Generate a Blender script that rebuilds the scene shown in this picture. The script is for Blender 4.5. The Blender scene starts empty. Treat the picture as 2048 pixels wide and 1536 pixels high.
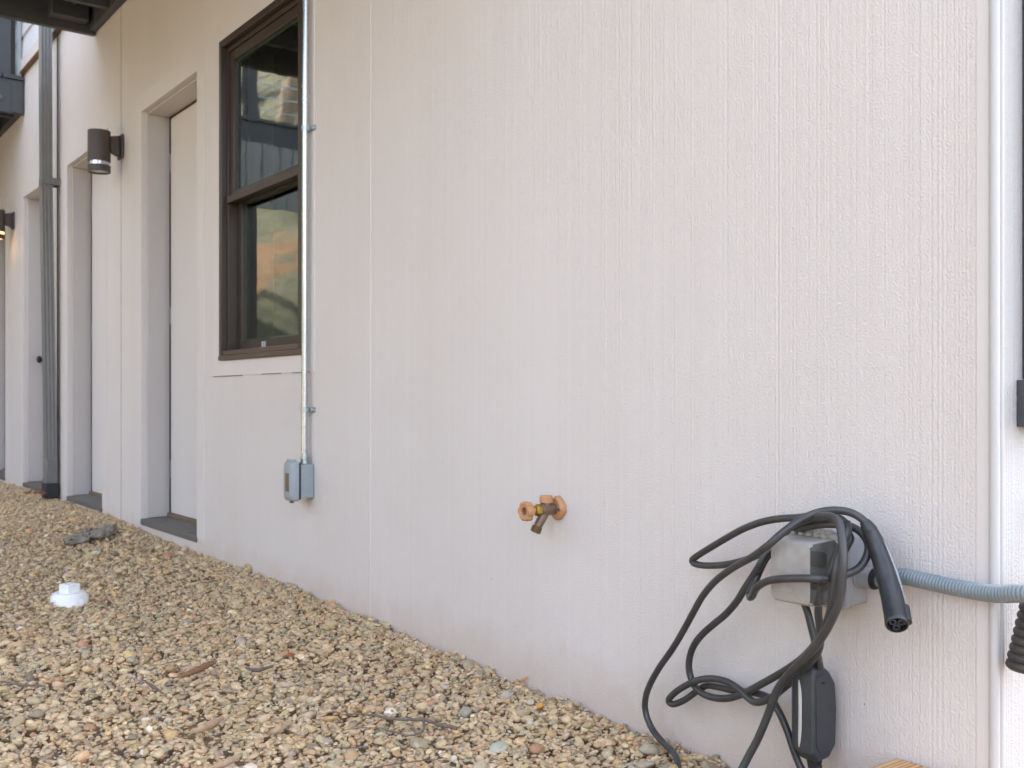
import bpy, math, random
import numpy as np
from mathutils import Vector, Matrix

random.seed(7)
rng = np.random.default_rng(11)
S = bpy.context.scene
COL = S.collection
R = math.radians

# ------------------------------------------------------------------ camera, sky, sun, exposure
CAM = (0.0, -1.62, 0.62)           # 1.62 m from the wall (wall plane is y = 0, outside is y < 0)
F, HX, HY = 2021.0, 1024.0, 796.0
SA, CA = 0.603, 0.798
cd = bpy.data.cameras.new('camera')
cam = bpy.data.objects.new('camera', cd)
COL.objects.link(cam)
cam.location = CAM
cam.rotation_euler = (R(90), 0, math.atan2(CA, SA))
cd.sensor_width = 36
cd.lens = F / 2048 * 36
cd.shift_y = 28 / 2048
cd.clip_start = 0.02
cd.clip_end = 3000
cd.dof.use_dof = True
cd.dof.focus_distance = 2.0
cd.dof.aperture_fstop = 9
S.camera = cam

SUN_EL, SUN_AZ = 53.0, -14.0        # azimuth measured from +Y towards +X
wd = bpy.data.worlds.new('World')
S.world = wd
wd.use_nodes = True
nt = wd.node_tree
sky = nt.nodes.new('ShaderNodeTexSky')
sky.sky_type = 'NISHITA'
sky.sun_disc = False
sky.sun_elevation = R(SUN_EL)
sky.sun_rotation = R(SUN_AZ)
sky.dust_density = 3.0
sky.air_density = 0.7
sky.ozone_density = 0.2
bg = nt.nodes['Background']
# the sky colour is partly whitened so that the skylight is less blue
hsv = nt.nodes.new('ShaderNodeHueSaturation')
hsv.inputs['Saturation'].default_value = 0.60
nt.links.new(sky.outputs[0], hsv.inputs['Color'])
nt.links.new(hsv.outputs[0], bg.inputs[0])
bg.inputs[1].default_value = 0.15
sl = bpy.data.lights.new('sun', 'SUN')
sl.energy = 2.0
sl.angle = R(0.5)
sl.color = (1.0, 0.95, 0.87)
so = bpy.data.objects.new('sun', sl)
COL.objects.link(so)
sdir = Vector((math.sin(R(SUN_AZ)) * math.cos(R(SUN_EL)), math.cos(R(SUN_AZ)) * math.cos(R(SUN_EL)), math.sin(R(SUN_EL))))
so.rotation_euler = sdir.to_track_quat('Z', 'Y').to_euler()
so.location = (3, 8, 12)
S.view_settings.view_transform = 'Standard'
S.view_settings.look = 'None'
S.view_settings.gamma = 1
S.view_settings.exposure = 3.0
S.cycles.max_bounces = 10
S.cycles.diffuse_bounces = 5
S.cycles.transparent_max_bounces = 16
S.cycles.use_denoising = True


# ------------------------------------------------------------------ helpers
def at(px, py, off):
    """world point seen at photo pixel (px, py), 'off' metres out from the wall"""
    r = (px - HX) / F
    Z = (1.62 - off) / (CA * r + SA)
    return Vector((Z * (SA * r - CA), -off, 0.62 + (HY - py) / F * Z))


def on_ground(px, py, zg=-0.06):
    r = (px - HX) / F
    Z = (0.62 - zg) * F / (py - HY)
    return Vector((Z * (SA * r - CA), Z * (CA * r + SA) - 1.62, zg))


def tag(o, label=None, cat=None, group=None, kind=None):
    if label: o['label'] = label
    if cat: o['category'] = cat
    if group: o['group'] = group
    if kind: o['kind'] = kind
    return o


def empty(name, loc=(0, 0, 0), label=None, cat=None, group=None):
    o = bpy.data.objects.new(name, None)
    o.empty_display_size = 0.1
    COL.objects.link(o)
    o.location = loc
    return tag(o, label, cat, group)


class MB:
    def __init__(s):
        s.v, s.f = [], []

    def add(s, vs, fs):
        n = len(s.v)
        s.v += [tuple(p) for p in vs]
        s.f += [tuple(i + n for i in f) for f in fs]
        return s

    def box(s, x0, x1, y0, y1, z0, z1):
        x0, x1 = min(x0, x1), max(x0, x1); y0, y1 = min(y0, y1), max(y0, y1); z0, z1 = min(z0, z1), max(z0, z1)
        v = [(x0, y0, z0), (x1, y0, z0), (x1, y1, z0), (x0, y1, z0), (x0, y0, z1), (x1, y0, z1), (x1, y1, z1), (x0, y1, z1)]
        return s.add(v, [(3, 2, 1, 0), (4, 5, 6, 7), (0, 1, 5, 4), (1, 2, 6, 5), (2, 3, 7, 6), (3, 0, 4, 7)])

    def quad(s, a, b, c, d):
        return s.add([a, b, c, d], [(0, 1, 2, 3)])

    def prism(s, poly, ext):
        """poly: 3-D points in a plane; ext: vector"""
        n = len(poly); e = Vector(ext)
        v = [Vector(p) for p in poly] + [Vector(p) + e for p in poly]
        fs = [tuple(range(n - 1, -1, -1)), tuple(range(n, 2 * n))]
        for i in range(n):
            j = (i + 1) % n
            fs.append((i, j, n + j, n + i))
        return s.add(v, fs)

    def sweep(s, pts, radii, seg=12, caps=True, flat=1.0, up=None):
        pts = [Vector(p) for p in pts]
        n = len(pts)
        if not hasattr(radii, '__len__'): radii = [radii] * n
        tang = []
        for i in range(n):
            a = pts[max(0, i - 1)]; b = pts[min(n - 1, i + 1)]
            t = (b - a)
            tang.append(t.normalized() if t.length > 1e-9 else Vector((0, 0, 1)))
        ref = Vector(up) if up else (Vector((0, 0, 1)) if abs(tang[0].z) < 0.9 else Vector((1, 0, 0)))
        nrm = (ref - tang[0] * ref.dot(tang[0])).normalized()
        vs, fs = [], []
        for i in range(n):
            t = tang[i]
            nrm = (nrm - t * nrm.dot(t)).normalized()
            bi = t.cross(nrm)
            for k in range(seg):
                a = 2 * math.pi * k / seg
                vs.append(pts[i] + nrm * math.cos(a) * radii[i] + bi * math.sin(a) * radii[i] * flat)
        for i in range(n - 1):
            for k in range(seg):
                k2 = (k + 1) % seg
                fs.append((i * seg + k, i * seg + k2, (i + 1) * seg + k2, (i + 1) * seg + k))
        if caps:
            fs.append(tuple(range(seg - 1, -1, -1)))
            fs.append(tuple((n - 1) * seg + k for k in range(seg)))
        return s.add(vs, fs)

    def cyl(s, a, b, r0, r1=None, seg=20):
        return s.sweep([a, b], [r0, r0 if r1 is None else r1], seg)

    def build(s, name, mat, parent=None, bevel=0, smooth=35, segs=2):
        me = bpy.data.meshes.new(name)
        me.from_pydata(s.v, [], s.f)
        me.validate()
        me.materials.append(mat)
        o = bpy.data.objects.new(name, me)
        COL.objects.link(o)
        if smooth is not None:
            me.polygons.foreach_set('use_smooth', [True] * len(me.polygons))
            me.set_sharp_from_angle(angle=R(smooth))
        if bevel:
            m = o.modifiers.new('bevel', 'BEVEL')
            m.width = bevel; m.segments = segs; m.limit_method = 'ANGLE'; m.angle_limit = R(40)
            m.harden_normals = False
        if parent:
            o.parent = parent
            # children keep world coordinates: parents sit at plain translations
            o.matrix_parent_inverse = Matrix.Translation(-world_loc(parent))
        return o


def world_loc(o):
    v = Vector((0, 0, 0))
    while o is not None:
        v += o.location + (o.matrix_parent_inverse.translation if o.parent else Vector((0, 0, 0)))
        o = o.parent
    return v


def turned(mb, base, axis, prof, seg=24):
    """rings (distance along axis, radius), any order along the axis"""
    axis = Vector(axis).normalized()
    ref = Vector((0, 0, 1)) if abs(axis.z) < .9 else Vector((1, 0, 0))
    u = axis.cross(ref).normalized(); v = axis.cross(u)
    vs, fs = [], []
    for d, r in prof:
        for k in range(seg):
            a = 2 * math.pi * k / seg
            vs.append(Vector(base) + axis * d + (u * math.cos(a) + v * math.sin(a)) * r)
    for i in range(len(prof) - 1):
        for k in range(seg):
            k2 = (k + 1) % seg
            fs.append((i * seg + k, i * seg + k2, (i + 1) * seg + k2, (i + 1) * seg + k))
    return mb.add(vs, fs)


def spline(pts, per=8):
    """Catmull-Rom (centripetal-ish) through points"""
    P = [Vector(p) for p in pts]
    P = [P[0] * 2 - P[1]] + P + [P[-1] * 2 - P[-2]]
    out = []
    for i in range(1, len(P) - 2):
        p0, p1, p2, p3 = P[i - 1], P[i], P[i + 1], P[i + 2]
        for k in range(per):
            t = k / per
            out.append(0.5 * ((2 * p1) + (p2 - p0) * t + (2 * p0 - 5 * p1 + 4 * p2 - p3) * t * t + (3 * p1 - p0 - 3 * p2 + p3) * t ** 3))
    out.append(P[-2])
    return out


# ------------------------------------------------------------------ materials
def srgb(r, g, b):
    def c(u):
        u /= 255
        return u / 12.92 if u <= 0.04045 else ((u + 0.055) / 1.055) ** 2.4
    return (c(r), c(g), c(b), 1)


def mk(name, col, rough=0.6, metal=0.0, var=0.0, vscale=8.0, bump=0.0, bscale=200.0, bdist=0.002, stretch=(1, 1, 1), spec=0.5, col2=None):
    m = bpy.data.materials.new(name)
    m.use_nodes = True
    N = m.node_tree.nodes; L = m.node_tree.links
    p = N['Principled BSDF']
    p.inputs['Base Color'].default_value = col
    p.inputs['Roughness'].default_value = rough
    p.inputs['Metallic'].default_value = metal
    p.inputs['Specular IOR Level'].default_value = spec
    tc = N.new('ShaderNodeTexCoord')
    mp = N.new('ShaderNodeMapping')
    mp.inputs['Scale'].default_value = stretch
    L.new(tc.outputs['Object'], mp.inputs[0])
    if var or col2:
        n = N.new('ShaderNodeTexNoise')
        n.inputs['Scale'].default_value = vscale
        n.inputs['Detail'].default_value = 6
        n.inputs['Roughness'].default_value = 0.65
        L.new(mp.outputs[0], n.inputs['Vector'])
        cr = N.new('ShaderNodeValToRGB')
        cr.color_ramp.elements[0].position = 0.3
        cr.color_ramp.elements[1].position = 0.7
        a = [c * (1 - var) for c in col[:3]] + [1]
        b = list(col2) if col2 else [min(1, c * (1 + var)) for c in col[:3]] + [1]
        cr.color_ramp.elements[0].color = a
        cr.color_ramp.elements[1].color = b
        L.new(n.outputs[0], cr.inputs[0])
        L.new(cr.outputs[0], p.inputs['Base Color'])
        mr = N.new('ShaderNodeMapRange')
        mr.inputs[3].default_value = max(0, rough - 0.08)
        mr.inputs[4].default_value = min(1, rough + 0.08)
        L.new(n.outputs[0], mr.inputs[0])
        L.new(mr.outputs[0], p.inputs['Roughness'])
    if bump:
        n2 = N.new('ShaderNodeTexNoise')
        n2.inputs['Scale'].default_value = bscale
        n2.inputs['Detail'].default_value = 4
        L.new(mp.outputs[0], n2.inputs['Vector'])
        bp = N.new('ShaderNodeBump')
        bp.inputs['Strength'].default_value = bump
        bp.inputs['Distance'].default_value = bdist
        L.new(n2.outputs[0], bp.inputs['Height'])
        L.new(bp.outputs[0], p.inputs['Normal'])
    return m


def stucco(name, col, comb=1.0):
    """painted panel: fine vertical combed lines plus a stippled roller texture"""
    m = bpy.data.materials.new(name)
    m.use_nodes = True
    N = m.node_tree.nodes; L = m.node_tree.links
    p = N['Principled BSDF']
    p.inputs['Roughness'].default_value = 0.62
    p.inputs['Specular IOR Level'].default_value = 0.35
    tc = N.new('ShaderNodeTexCoord')

    def noise(scale, stretch=(1, 1, 1), detail=3, rough=0.5):
        mp = N.new('ShaderNodeMapping'); mp.inputs['Scale'].default_value = stretch
        L.new(tc.outputs['Object'], mp.inputs[0])
        n = N.new('ShaderNodeTexNoise'); n.inputs['Scale'].default_value = scale
        n.inputs['Detail'].default_value = detail; n.inputs['Roughness'].default_value = rough
        L.new(mp.outputs[0], n.inputs['Vector'])
        return n.outputs[0]

    def math_(op, a, b):
        k = N.new('ShaderNodeMath'); k.operation = op
        for i, x in enumerate((a, b)):
            if isinstance(x, (int, float)): k.inputs[i].default_value = x
            else: L.new(x, k.inputs[i])
        return k.outputs[0]

    lines = noise(210, (1, 1, 0.0012), 1.5, 0.55)
    wide = noise(60, (1, 1, 0.006), 3, 0.6)
    patch = noise(3.0, (1, 1, 0.35), 2)
    stip = noise(260, (1, 1, 0.85), 2, 0.55)
    amp = N.new('ShaderNodeMapRange')
    L.new(patch, amp.inputs[0])
    amp.inputs[1].default_value = 0.35; amp.inputs[2].default_value = 0.65
    amp.inputs[3].default_value = 0.85 * comb; amp.inputs[4].default_value = 1.0 * comb
    h = math_('ADD', math_('MULTIPLY', lines, amp.outputs[0]), math_('MULTIPLY', stip, 0.95))
    h = math_('ADD', h, math_('MULTIPLY', wide, 0.4 * comb))
    bp = N.new('ShaderNodeBump')
    bp.inputs['Strength'].default_value = 0.75
    bp.inputs['Distance'].default_value = 0.0030
    L.new(h, bp.inputs['Height'])
    L.new(bp.outputs[0], p.inputs['Normal'])
    # paint: faint blotches, faint vertical streaks, splash dirt low down, rare specks
    blot = noise(1.3, (1, 1, 0.6), 5, 0.6)
    cr = N.new('ShaderNodeValToRGB')
    cr.color_ramp.elements[0].position = 0.3; cr.color_ramp.elements[1].position = 0.7
    cr.color_ramp.elements[0].color = [c * k for c, k in zip(col[:3], (0.955, 0.945, 0.93))] + [1]
    cr.color_ramp.elements[1].color = [min(1, c * k) for c, k in zip(col[:3], (1.02, 1.02, 1.02))] + [1]
    L.new(blot, cr.inputs[0])
    streak = noise(60, (1, 1, 0.006), 3, 0.6)
    mx = N.new('ShaderNodeMixRGB'); mx.blend_type = 'MULTIPLY'; mx.inputs[0].default_value = 1
    cr2 = N.new('ShaderNodeValToRGB')
    cr2.color_ramp.elements[0].position = 0.35; cr2.color_ramp.elements[1].position = 0.7
    cr2.color_ramp.elements[0].color = (0.972, 0.968, 0.962, 1); cr2.color_ramp.elements[1].color = (1, 1, 1, 1)
    L.new(streak, cr2.inputs[0])
    L.new(cr.outputs[0], mx.inputs[1]); L.new(cr2.outputs[0], mx.inputs[2])
    # splash dirt just above the gravel
    sep = N.new('ShaderNodeSeparateXYZ'); L.new(tc.outputs['Object'], sep.inputs[0])
    dn = noise(9, (1, 1, 1), 5, 0.65)
    dz = math_('ADD', sep.outputs[2], math_('MULTIPLY', dn, -0.22))
    dm = N.new('ShaderNodeMapRange'); L.new(dz, dm.inputs[0])
    dm.inputs[1].default_value = -0.08; dm.inputs[2].default_value = -0.22
    dm.inputs[3].default_value = 0.0; dm.inputs[4].default_value = 0.45
    mx2 = N.new('ShaderNodeMixRGB'); mx2.blend_type = 'MIX'
    L.new(dm.outputs[0], mx2.inputs[0]); L.new(mx.outputs[0], mx2.inputs[1])
    mx2.inputs[2].default_value = srgb(196, 172, 150)
    # specks
    vo = N.new('ShaderNodeTexVoronoi'); vo.inputs['Scale'].default_value = 11
    vo.inputs['Randomness'].default_value = 1
    L.new(tc.outputs['Object'], vo.inputs['Vector'])
    sp = math_('LESS_THAN', vo.outputs['Distance'], 0.022)
    sn = math_('GREATER_THAN', noise(2.1), 0.56)
    spk = math_('MULTIPLY', math_('MULTIPLY', sp, sn), 0.6)
    mx3 = N.new('ShaderNodeMixRGB')
    L.new(spk, mx3.inputs[0]); L.new(mx2.outputs[0], mx3.inputs[1]); mx3.inputs[2].default_value = srgb(90, 78, 70)
    L.new(mx3.outputs[0], p.inputs['Base Color'])
    return m


WALLC = srgb(219, 212, 207)
M = {}
M['stucco'] = stucco('stucco_paint', WALLC)
M['sidewall'] = stucco('side_wall_dimmed', srgb(196, 193, 191), 1.0)  # front wall paint darkened here to offset strong skylight on this face
M['smooth'] = mk('smooth_paint', srgb(216, 209, 204), 0.55, var=0.025, vscale=5, bump=0.12, bscale=160, bdist=0.001)
M['trim'] = mk('trim_paint', srgb(192, 189, 186), 0.5, var=0.03, vscale=14, bump=0.3, bscale=120, bdist=0.001, stretch=(1, 1, 0.2))
M['door'] = mk('door_paint', srgb(214, 208, 203), 0.4, var=0.015, vscale=4, bump=0.05, bscale=90)
M['jamb'] = mk('jamb_paint', srgb(194, 188, 184), 0.4, var=0.02, vscale=5)
M['siding'] = mk('siding_paint', srgb(222, 222, 224), 0.5, var=0.03, vscale=3, bump=0.15, bscale=40, stretch=(0.1, 1, 1))
M['gapdark'] = mk('rubber_seal', srgb(52, 38, 28), 0.8, var=0.3, vscale=30)
M['brown'] = mk('brown_edge', srgb(112, 80, 52), 0.6, var=0.2, vscale=12)
M['brown_strip'] = mk('strip_brown', srgb(96, 80, 68), 0.8, var=0.2, vscale=10)
M['concrete'] = mk('concrete_sill', srgb(104, 98, 91), 0.75, var=0.14, vscale=14, bump=0.35, bscale=110, bdist=0.002)
M['rust'] = mk('threshold', srgb(120, 96, 76), 0.6, var=0.2, vscale=22)
M['black'] = mk('black_metal', srgb(30, 28, 27), 0.42, var=0.2, vscale=40)
M['bronze'] = mk('bronze_metal', srgb(76, 68, 63), 0.42, var=0.08, vscale=20, bump=0.05, bscale=400)
M['winframe'] = mk('window_bronze', srgb(64, 52, 45), 0.4, var=0.08, vscale=12)
M['winsill'] = mk('window_sill_bronze', srgb(92, 75, 64), 0.4, var=0.1, vscale=12)
M['winseal'] = mk('pane_spacer', srgb(106, 128, 114), 0.4, var=0.06, vscale=10)
M['spout'] = mk('downspout_paint', srgb(116, 116, 114), 0.36, var=0.08, vscale=10, bump=0.06, bscale=60)
M['rubber'] = mk('black_rubber', srgb(42, 43, 45), 0.6, var=0.25, vscale=30)
M['deck'] = mk('deck_paint', srgb(70, 72, 75), 0.55, var=0.14, vscale=9, bump=0.2, bscale=60, stretch=(1, 0.15, 1))
M['bolt'] = mk('bolt_steel', srgb(120, 122, 124), 0.4, 0.7, var=0.1, vscale=60)
M['galv'] = mk('galvanised_steel', srgb(196, 200, 202), 0.26, 0.95, var=0.08, vscale=25, stretch=(1, 1, 0.2))
M['galvd'] = mk('zinc_fitting', srgb(170, 182, 184), 0.32, 0.85, var=0.15, vscale=60)
M['greybox'] = mk('grey_box_paint', srgb(152, 160, 164), 0.45, var=0.06, vscale=20, bump=0.05, bscale=300)
M['pvcgrey'] = mk('grey_pvc', srgb(156, 158, 162), 0.42, var=0.05, vscale=18)
M['flex'] = mk('flex_grey', srgb(124, 134, 138), 0.4, var=0.08, vscale=20)
M['orange'] = mk('terracotta_plastic', srgb(188, 138, 96), 0.5, var=0.1, vscale=60, bump=0.1, bscale=500, bdist=0.0006)
M['castbrass'] = mk('weathered_bronze', srgb(128, 106, 88), 0.5, 0.55, var=0.22, vscale=60, bump=0.25, bscale=400, bdist=0.0006)
M['brass'] = mk('brass', srgb(190, 160, 72), 0.3, 0.9, var=0.15, vscale=80)
M['oldbrass'] = mk('dull_brass', srgb(120, 104, 66), 0.5, 0.7, var=0.2, vscale=80)
M['cable'] = mk('cable_rubber', srgb(54, 54, 56), 0.32, var=0.18, vscale=16, bump=0.15, bscale=260, bdist=0.0006, col2=srgb(74, 73, 72))
M['handle'] = mk('handle_plastic', srgb(44, 46, 49), 0.33, var=0.12, vscale=30, bump=0.06, bscale=500, col2=srgb(62, 63, 66))
M['handlegrey'] = mk('handle_grey_strip', srgb(150, 153, 156), 0.3, var=0.05)
M['ctrl'] = mk('control_box_plastic', srgb(56, 58, 61), 0.5, var=0.12, vscale=20, bump=0.05, bscale=500)
M['ctrlstripe'] = mk('control_box_stripe', srgb(190, 186, 178), 0.4, var=0.05)
M['pvcwhite'] = mk('white_pvc', srgb(236, 236, 234), 0.4, var=0.03, vscale=20)
M['coil'] = mk('coil_rubber', srgb(66, 62, 58), 0.5, var=0.15, vscale=20)
M['darkpost'] = mk('dark_metal_cover', srgb(72, 72, 74), 0.42, var=0.1, vscale=30, bump=0.05, bscale=200)
M['wood2'] = mk('twig_bark', srgb(112, 96, 84), 0.85, var=0.3, vscale=60, bump=0.6, bscale=300, bdist=0.001)
M['bark'] = mk('bark_brown', srgb(140, 104, 76), 0.85, var=0.3, vscale=50, bump=0.7, bscale=220, bdist=0.002)
M['palestick'] = mk('pale_stick', srgb(176, 148, 118), 0.85, var=0.2, vscale=50, bump=0.5, bscale=220, bdist=0.0015)
M['chip'] = mk('wood_chip', srgb(196, 140, 88), 0.8, var=0.2, vscale=60)
M['leaf'] = mk('dead_leaf', srgb(138, 92, 58), 0.75, var=0.3, vscale=60)
M['fabric'] = mk('grey_fabric', srgb(140, 132, 118), 0.9, var=0.35, vscale=25, bump=0.6, bscale=90, bdist=0.004)
M['lens'] = mk('lamp_lens', srgb(196, 198, 196), 0.25, var=0.04)
M['chrome'] = mk('polished_ring', srgb(205, 206, 206), 0.16, 0.9, var=0.1, vscale=40)
M['roof'] = mk('roof_shingle', srgb(82, 78, 74), 0.85, var=0.2, vscale=6)
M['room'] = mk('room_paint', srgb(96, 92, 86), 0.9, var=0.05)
M['fence'] = mk('grey_boards', srgb(138, 142, 144), 0.75, var=0.12, vscale=4, stretch=(3, 3, 0.3))
M['trunk'] = mk('tree_bark', srgb(128, 112, 96), 0.9, var=0.25, vscale=9, bump=0.5, bscale=30, bdist=0.02)


def lumber():
    m = mk('fresh_lumber', srgb(204, 158, 108), 0.6)
    N = m.node_tree.nodes; L = m.node_tree.links; p = N['Principled BSDF']
    tc = N.new('ShaderNodeTexCoord'); mp = N.new('ShaderNodeMapping')
    mp.inputs['Scale'].default_value = (1.0, 0.06, 1.0); mp.inputs['Rotation'].default_value = (0, 0, R(10))
    L.new(tc.outputs['Object'], mp.inputs[0])
    w = N.new('ShaderNodeTexWave'); w.wave_type = 'BANDS'; w.bands_direction = 'X'
    w.inputs['Scale'].default_value = 34; w.inputs['Distortion'].default_value = 7
    w.inputs['Detail'].default_value = 3; w.inputs['Detail Scale'].default_value = 1.4
    L.new(mp.outputs[0], w.inputs['Vector'])
    cr = N.new('ShaderNodeValToRGB')
    cr.color_ramp.elements[0].position = 0.15; cr.color_ramp.elements[0].color = srgb(178, 130, 82)
    cr.color_ramp.elements[1].position = 0.7; cr.color_ramp.elements[1].color = srgb(214, 172, 124)
    L.new(w.outputs[0], cr.inputs[0]); L.new(cr.outputs[0], p.inputs['Base Color'])
    return m


M['lumber'] = lumber()


def glass(name, tint=(1, 1, 1, 1), k=2.0, ior=1.5):
    m = bpy.data.materials.new(name); m.use_nodes = True
    N = m.node_tree.nodes; L = m.node_tree.links
    for n in list(N):
        if n.type != 'OUTPUT_MATERIAL': N.remove(n)
    out = [n for n in N if n.type == 'OUTPUT_MATERIAL'][0]
    fr = N.new('ShaderNodeFresnel'); fr.inputs['IOR'].default_value = ior
    mu = N.new('ShaderNodeMath'); mu.operation = 'MULTIPLY'; mu.inputs[1].default_value = k; mu.use_clamp = True
    L.new(fr.outputs[0], mu.inputs[0])
    tr = N.new('ShaderNodeBsdfTransparent'); tr.inputs[0].default_value = tint
    gl = N.new('ShaderNodeBsdfGlossy'); gl.inputs['Roughness'].default_value = 0.03
    gl.inputs['Color'].default_value = (0.95, 1.0, 0.93, 1)
    # slightly wavy pane
    tc = N.new('ShaderNodeTexCoord'); no = N.new('ShaderNodeTexNoise'); no.inputs['Scale'].default_value = 4
    L.new(tc.outputs['Object'], no.inputs['Vector'])
    bp = N.new('ShaderNodeBump'); bp.inputs['Strength'].default_value = 0.08; bp.inputs['Distance'].default_value = 0.01
    L.new(no.outputs[0], bp.inputs['Height']); L.new(bp.outputs[0], gl.inputs['Normal'])
    mx = N.new('ShaderNodeMixShader')
    L.new(mu.outputs[0], mx.inputs[0]); L.new(tr.outputs[0], mx.inputs[1]); L.new(gl.outputs[0], mx.inputs[2])
    L.new(mx.outputs[0], out.inputs[0])
    return m


M['glass'] = glass('window_glass', (0.62, 0.70, 0.64, 1), 2.3)


def frosted():
    m = bpy.data.materials.new('cloudy_clear_plastic'); m.use_nodes = True
    N = m.node_tree.nodes; L = m.node_tree.links
    out = [n for n in N if n.type == 'OUTPUT_MATERIAL'][0]
    p = N['Principled BSDF']
    p.inputs['Base Color'].default_value = srgb(222, 218, 212)
    p.inputs['Roughness'].default_value = 0.32
    tr = N.new('ShaderNodeBsdfTransparent'); tr.inputs[0].default_value = (0.86, 0.85, 0.83, 1)
    tl = N.new('ShaderNodeBsdfTranslucent'); tl.inputs[0].default_value = srgb(225, 221, 214)
    m1 = N.new('ShaderNodeMixShader'); m1.inputs[0].default_value = 0.4
    L.new(p.outputs[0], m1.inputs[1]); L.new(tl.outputs[0], m1.inputs[2])
    tc = N.new('ShaderNodeTexCoord'); no = N.new('ShaderNodeTexNoise'); no.inputs['Scale'].default_value = 26
    no.inputs['Detail'].default_value = 5
    L.new(tc.outputs['Object'], no.inputs['Vector'])
    mr = N.new('ShaderNodeMapRange'); L.new(no.outputs[0], mr.inputs[0])
    mr.inputs[1].default_value = 0.3; mr.inputs[2].default_value = 0.7
    mr.inputs[3].default_value = 0.58; mr.inputs[4].default_value = 0.40
    m2 = N.new('ShaderNodeMixShader')
    L.new(mr.outputs[0], m2.inputs[0]); L.new(m1.outputs[0], m2.inputs[1]); L.new(tr.outputs[0], m2.inputs[2])
    L.new(m2.outputs[0], out.inputs[0])
    return m


M['frost'] = frosted()


def clearp():
    m = bpy.data.materials.new('clear_plastic'); m.use_nodes = True
    N = m.node_tree.nodes; L = m.node_tree.links
    out = [n for n in N if n.type == 'OUTPUT_MATERIAL'][0]
    p = N['Principled BSDF']; p.inputs['Base Color'].default_value = srgb(120, 118, 114); p.inputs['Roughness'].default_value = 0.12
    tr = N.new('ShaderNodeBsdfTransparent'); tr.inputs[0].default_value = (0.8, 0.8, 0.78, 1)
    mx = N.new('ShaderNodeMixShader'); mx.inputs[0].default_value = 0.72
    L.new(p.outputs[0], mx.inputs[1]); L.new(tr.outputs[0], mx.inputs[2]); L.new(mx.outputs[0], out.inputs[0])
    return m


M['clear'] = clearp()


def emit(name, col, s):
    m = bpy.data.materials.new(name); m.use_nodes = True
    p = m.node_tree.nodes['Principled BSDF']
    p.inputs['Base Color'].default_value = col
    p.inputs['Emission Color'].default_value = col
    p.inputs['Emission Strength'].default_value = s
    return m


M['lit'] = emit('lit_lens', srgb(255, 196, 128), 0.35)


def stone_mat():
    m = bpy.data.materials.new('river_gravel'); m.use_nodes = True
    N = m.node_tree.nodes; L = m.node_tree.links; p = N['Principled BSDF']
    p.inputs['Roughness'].default_value = 0.78
    p.inputs['Specular IOR Level'].default_value = 0.3
    a = N.new('ShaderNodeAttribute'); a.attribute_type = 'INSTANCER'; a.attribute_name = 'stone_col'
    tc = N.new('ShaderNodeTexCoord'); n = N.new('ShaderNodeTexNoise')
    n.inputs['Scale'].default_value = 1.6; n.inputs['Detail'].default_value = 6; n.inputs['Roughness'].default_value = 0.7
    oi = N.new('ShaderNodeObjectInfo')
    ad = N.new('ShaderNodeVectorMath'); ad.operation = 'ADD'
    sc = N.new('ShaderNodeVectorMath'); sc.operation = 'SCALE'
    L.new(a.outputs['Color'], sc.inputs[0]); sc.inputs['Scale'].default_value = 60
    L.new(tc.outputs['Object'], ad.inputs[0]); L.new(sc.outputs[0], ad.inputs[1])
    L.new(ad.outputs[0], n.inputs['Vector'])
    cr = N.new('ShaderNodeValToRGB')
    cr.color_ramp.elements[0].position = 0.3; cr.color_ramp.elements[0].color = (0.80, 0.79, 0.77, 1)
    cr.color_ramp.elements[1].position = 0.72; cr.color_ramp.elements[1].color = (1.15, 1.14, 1.12, 1)
    L.new(n.outputs[0], cr.inputs[0])
    mx = N.new('ShaderNodeMixRGB'); mx.blend_type = 'MULTIPLY'; mx.inputs[0].default_value = 1
    L.new(a.outputs['Color'], mx.inputs[1]); L.new(cr.outputs[0], mx.inputs[2])
    L.new(mx.outputs[0], p.inputs['Base Color'])
    n2 = N.new('ShaderNodeTexNoise'); n2.inputs['Scale'].default_value = 9; n2.inputs['Detail'].default_value = 3
    L.new(ad.outputs[0], n2.inputs['Vector'])
    bp = N.new('ShaderNodeBump'); bp.inputs['Strength'].default_value = 0.35; bp.inputs['Distance'].default_value = 0.0015
    L.new(n2.outputs[0], bp.inputs['Height']); L.new(bp.outputs[0], p.inputs['Normal'])
    return m


M['stone'] = stone_mat()
M['dirt'] = mk('gravel_dirt', srgb(176, 154, 124), 0.95, var=0.2, vscale=50, bump=0.9, bscale=120, bdist=0.01)


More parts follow.
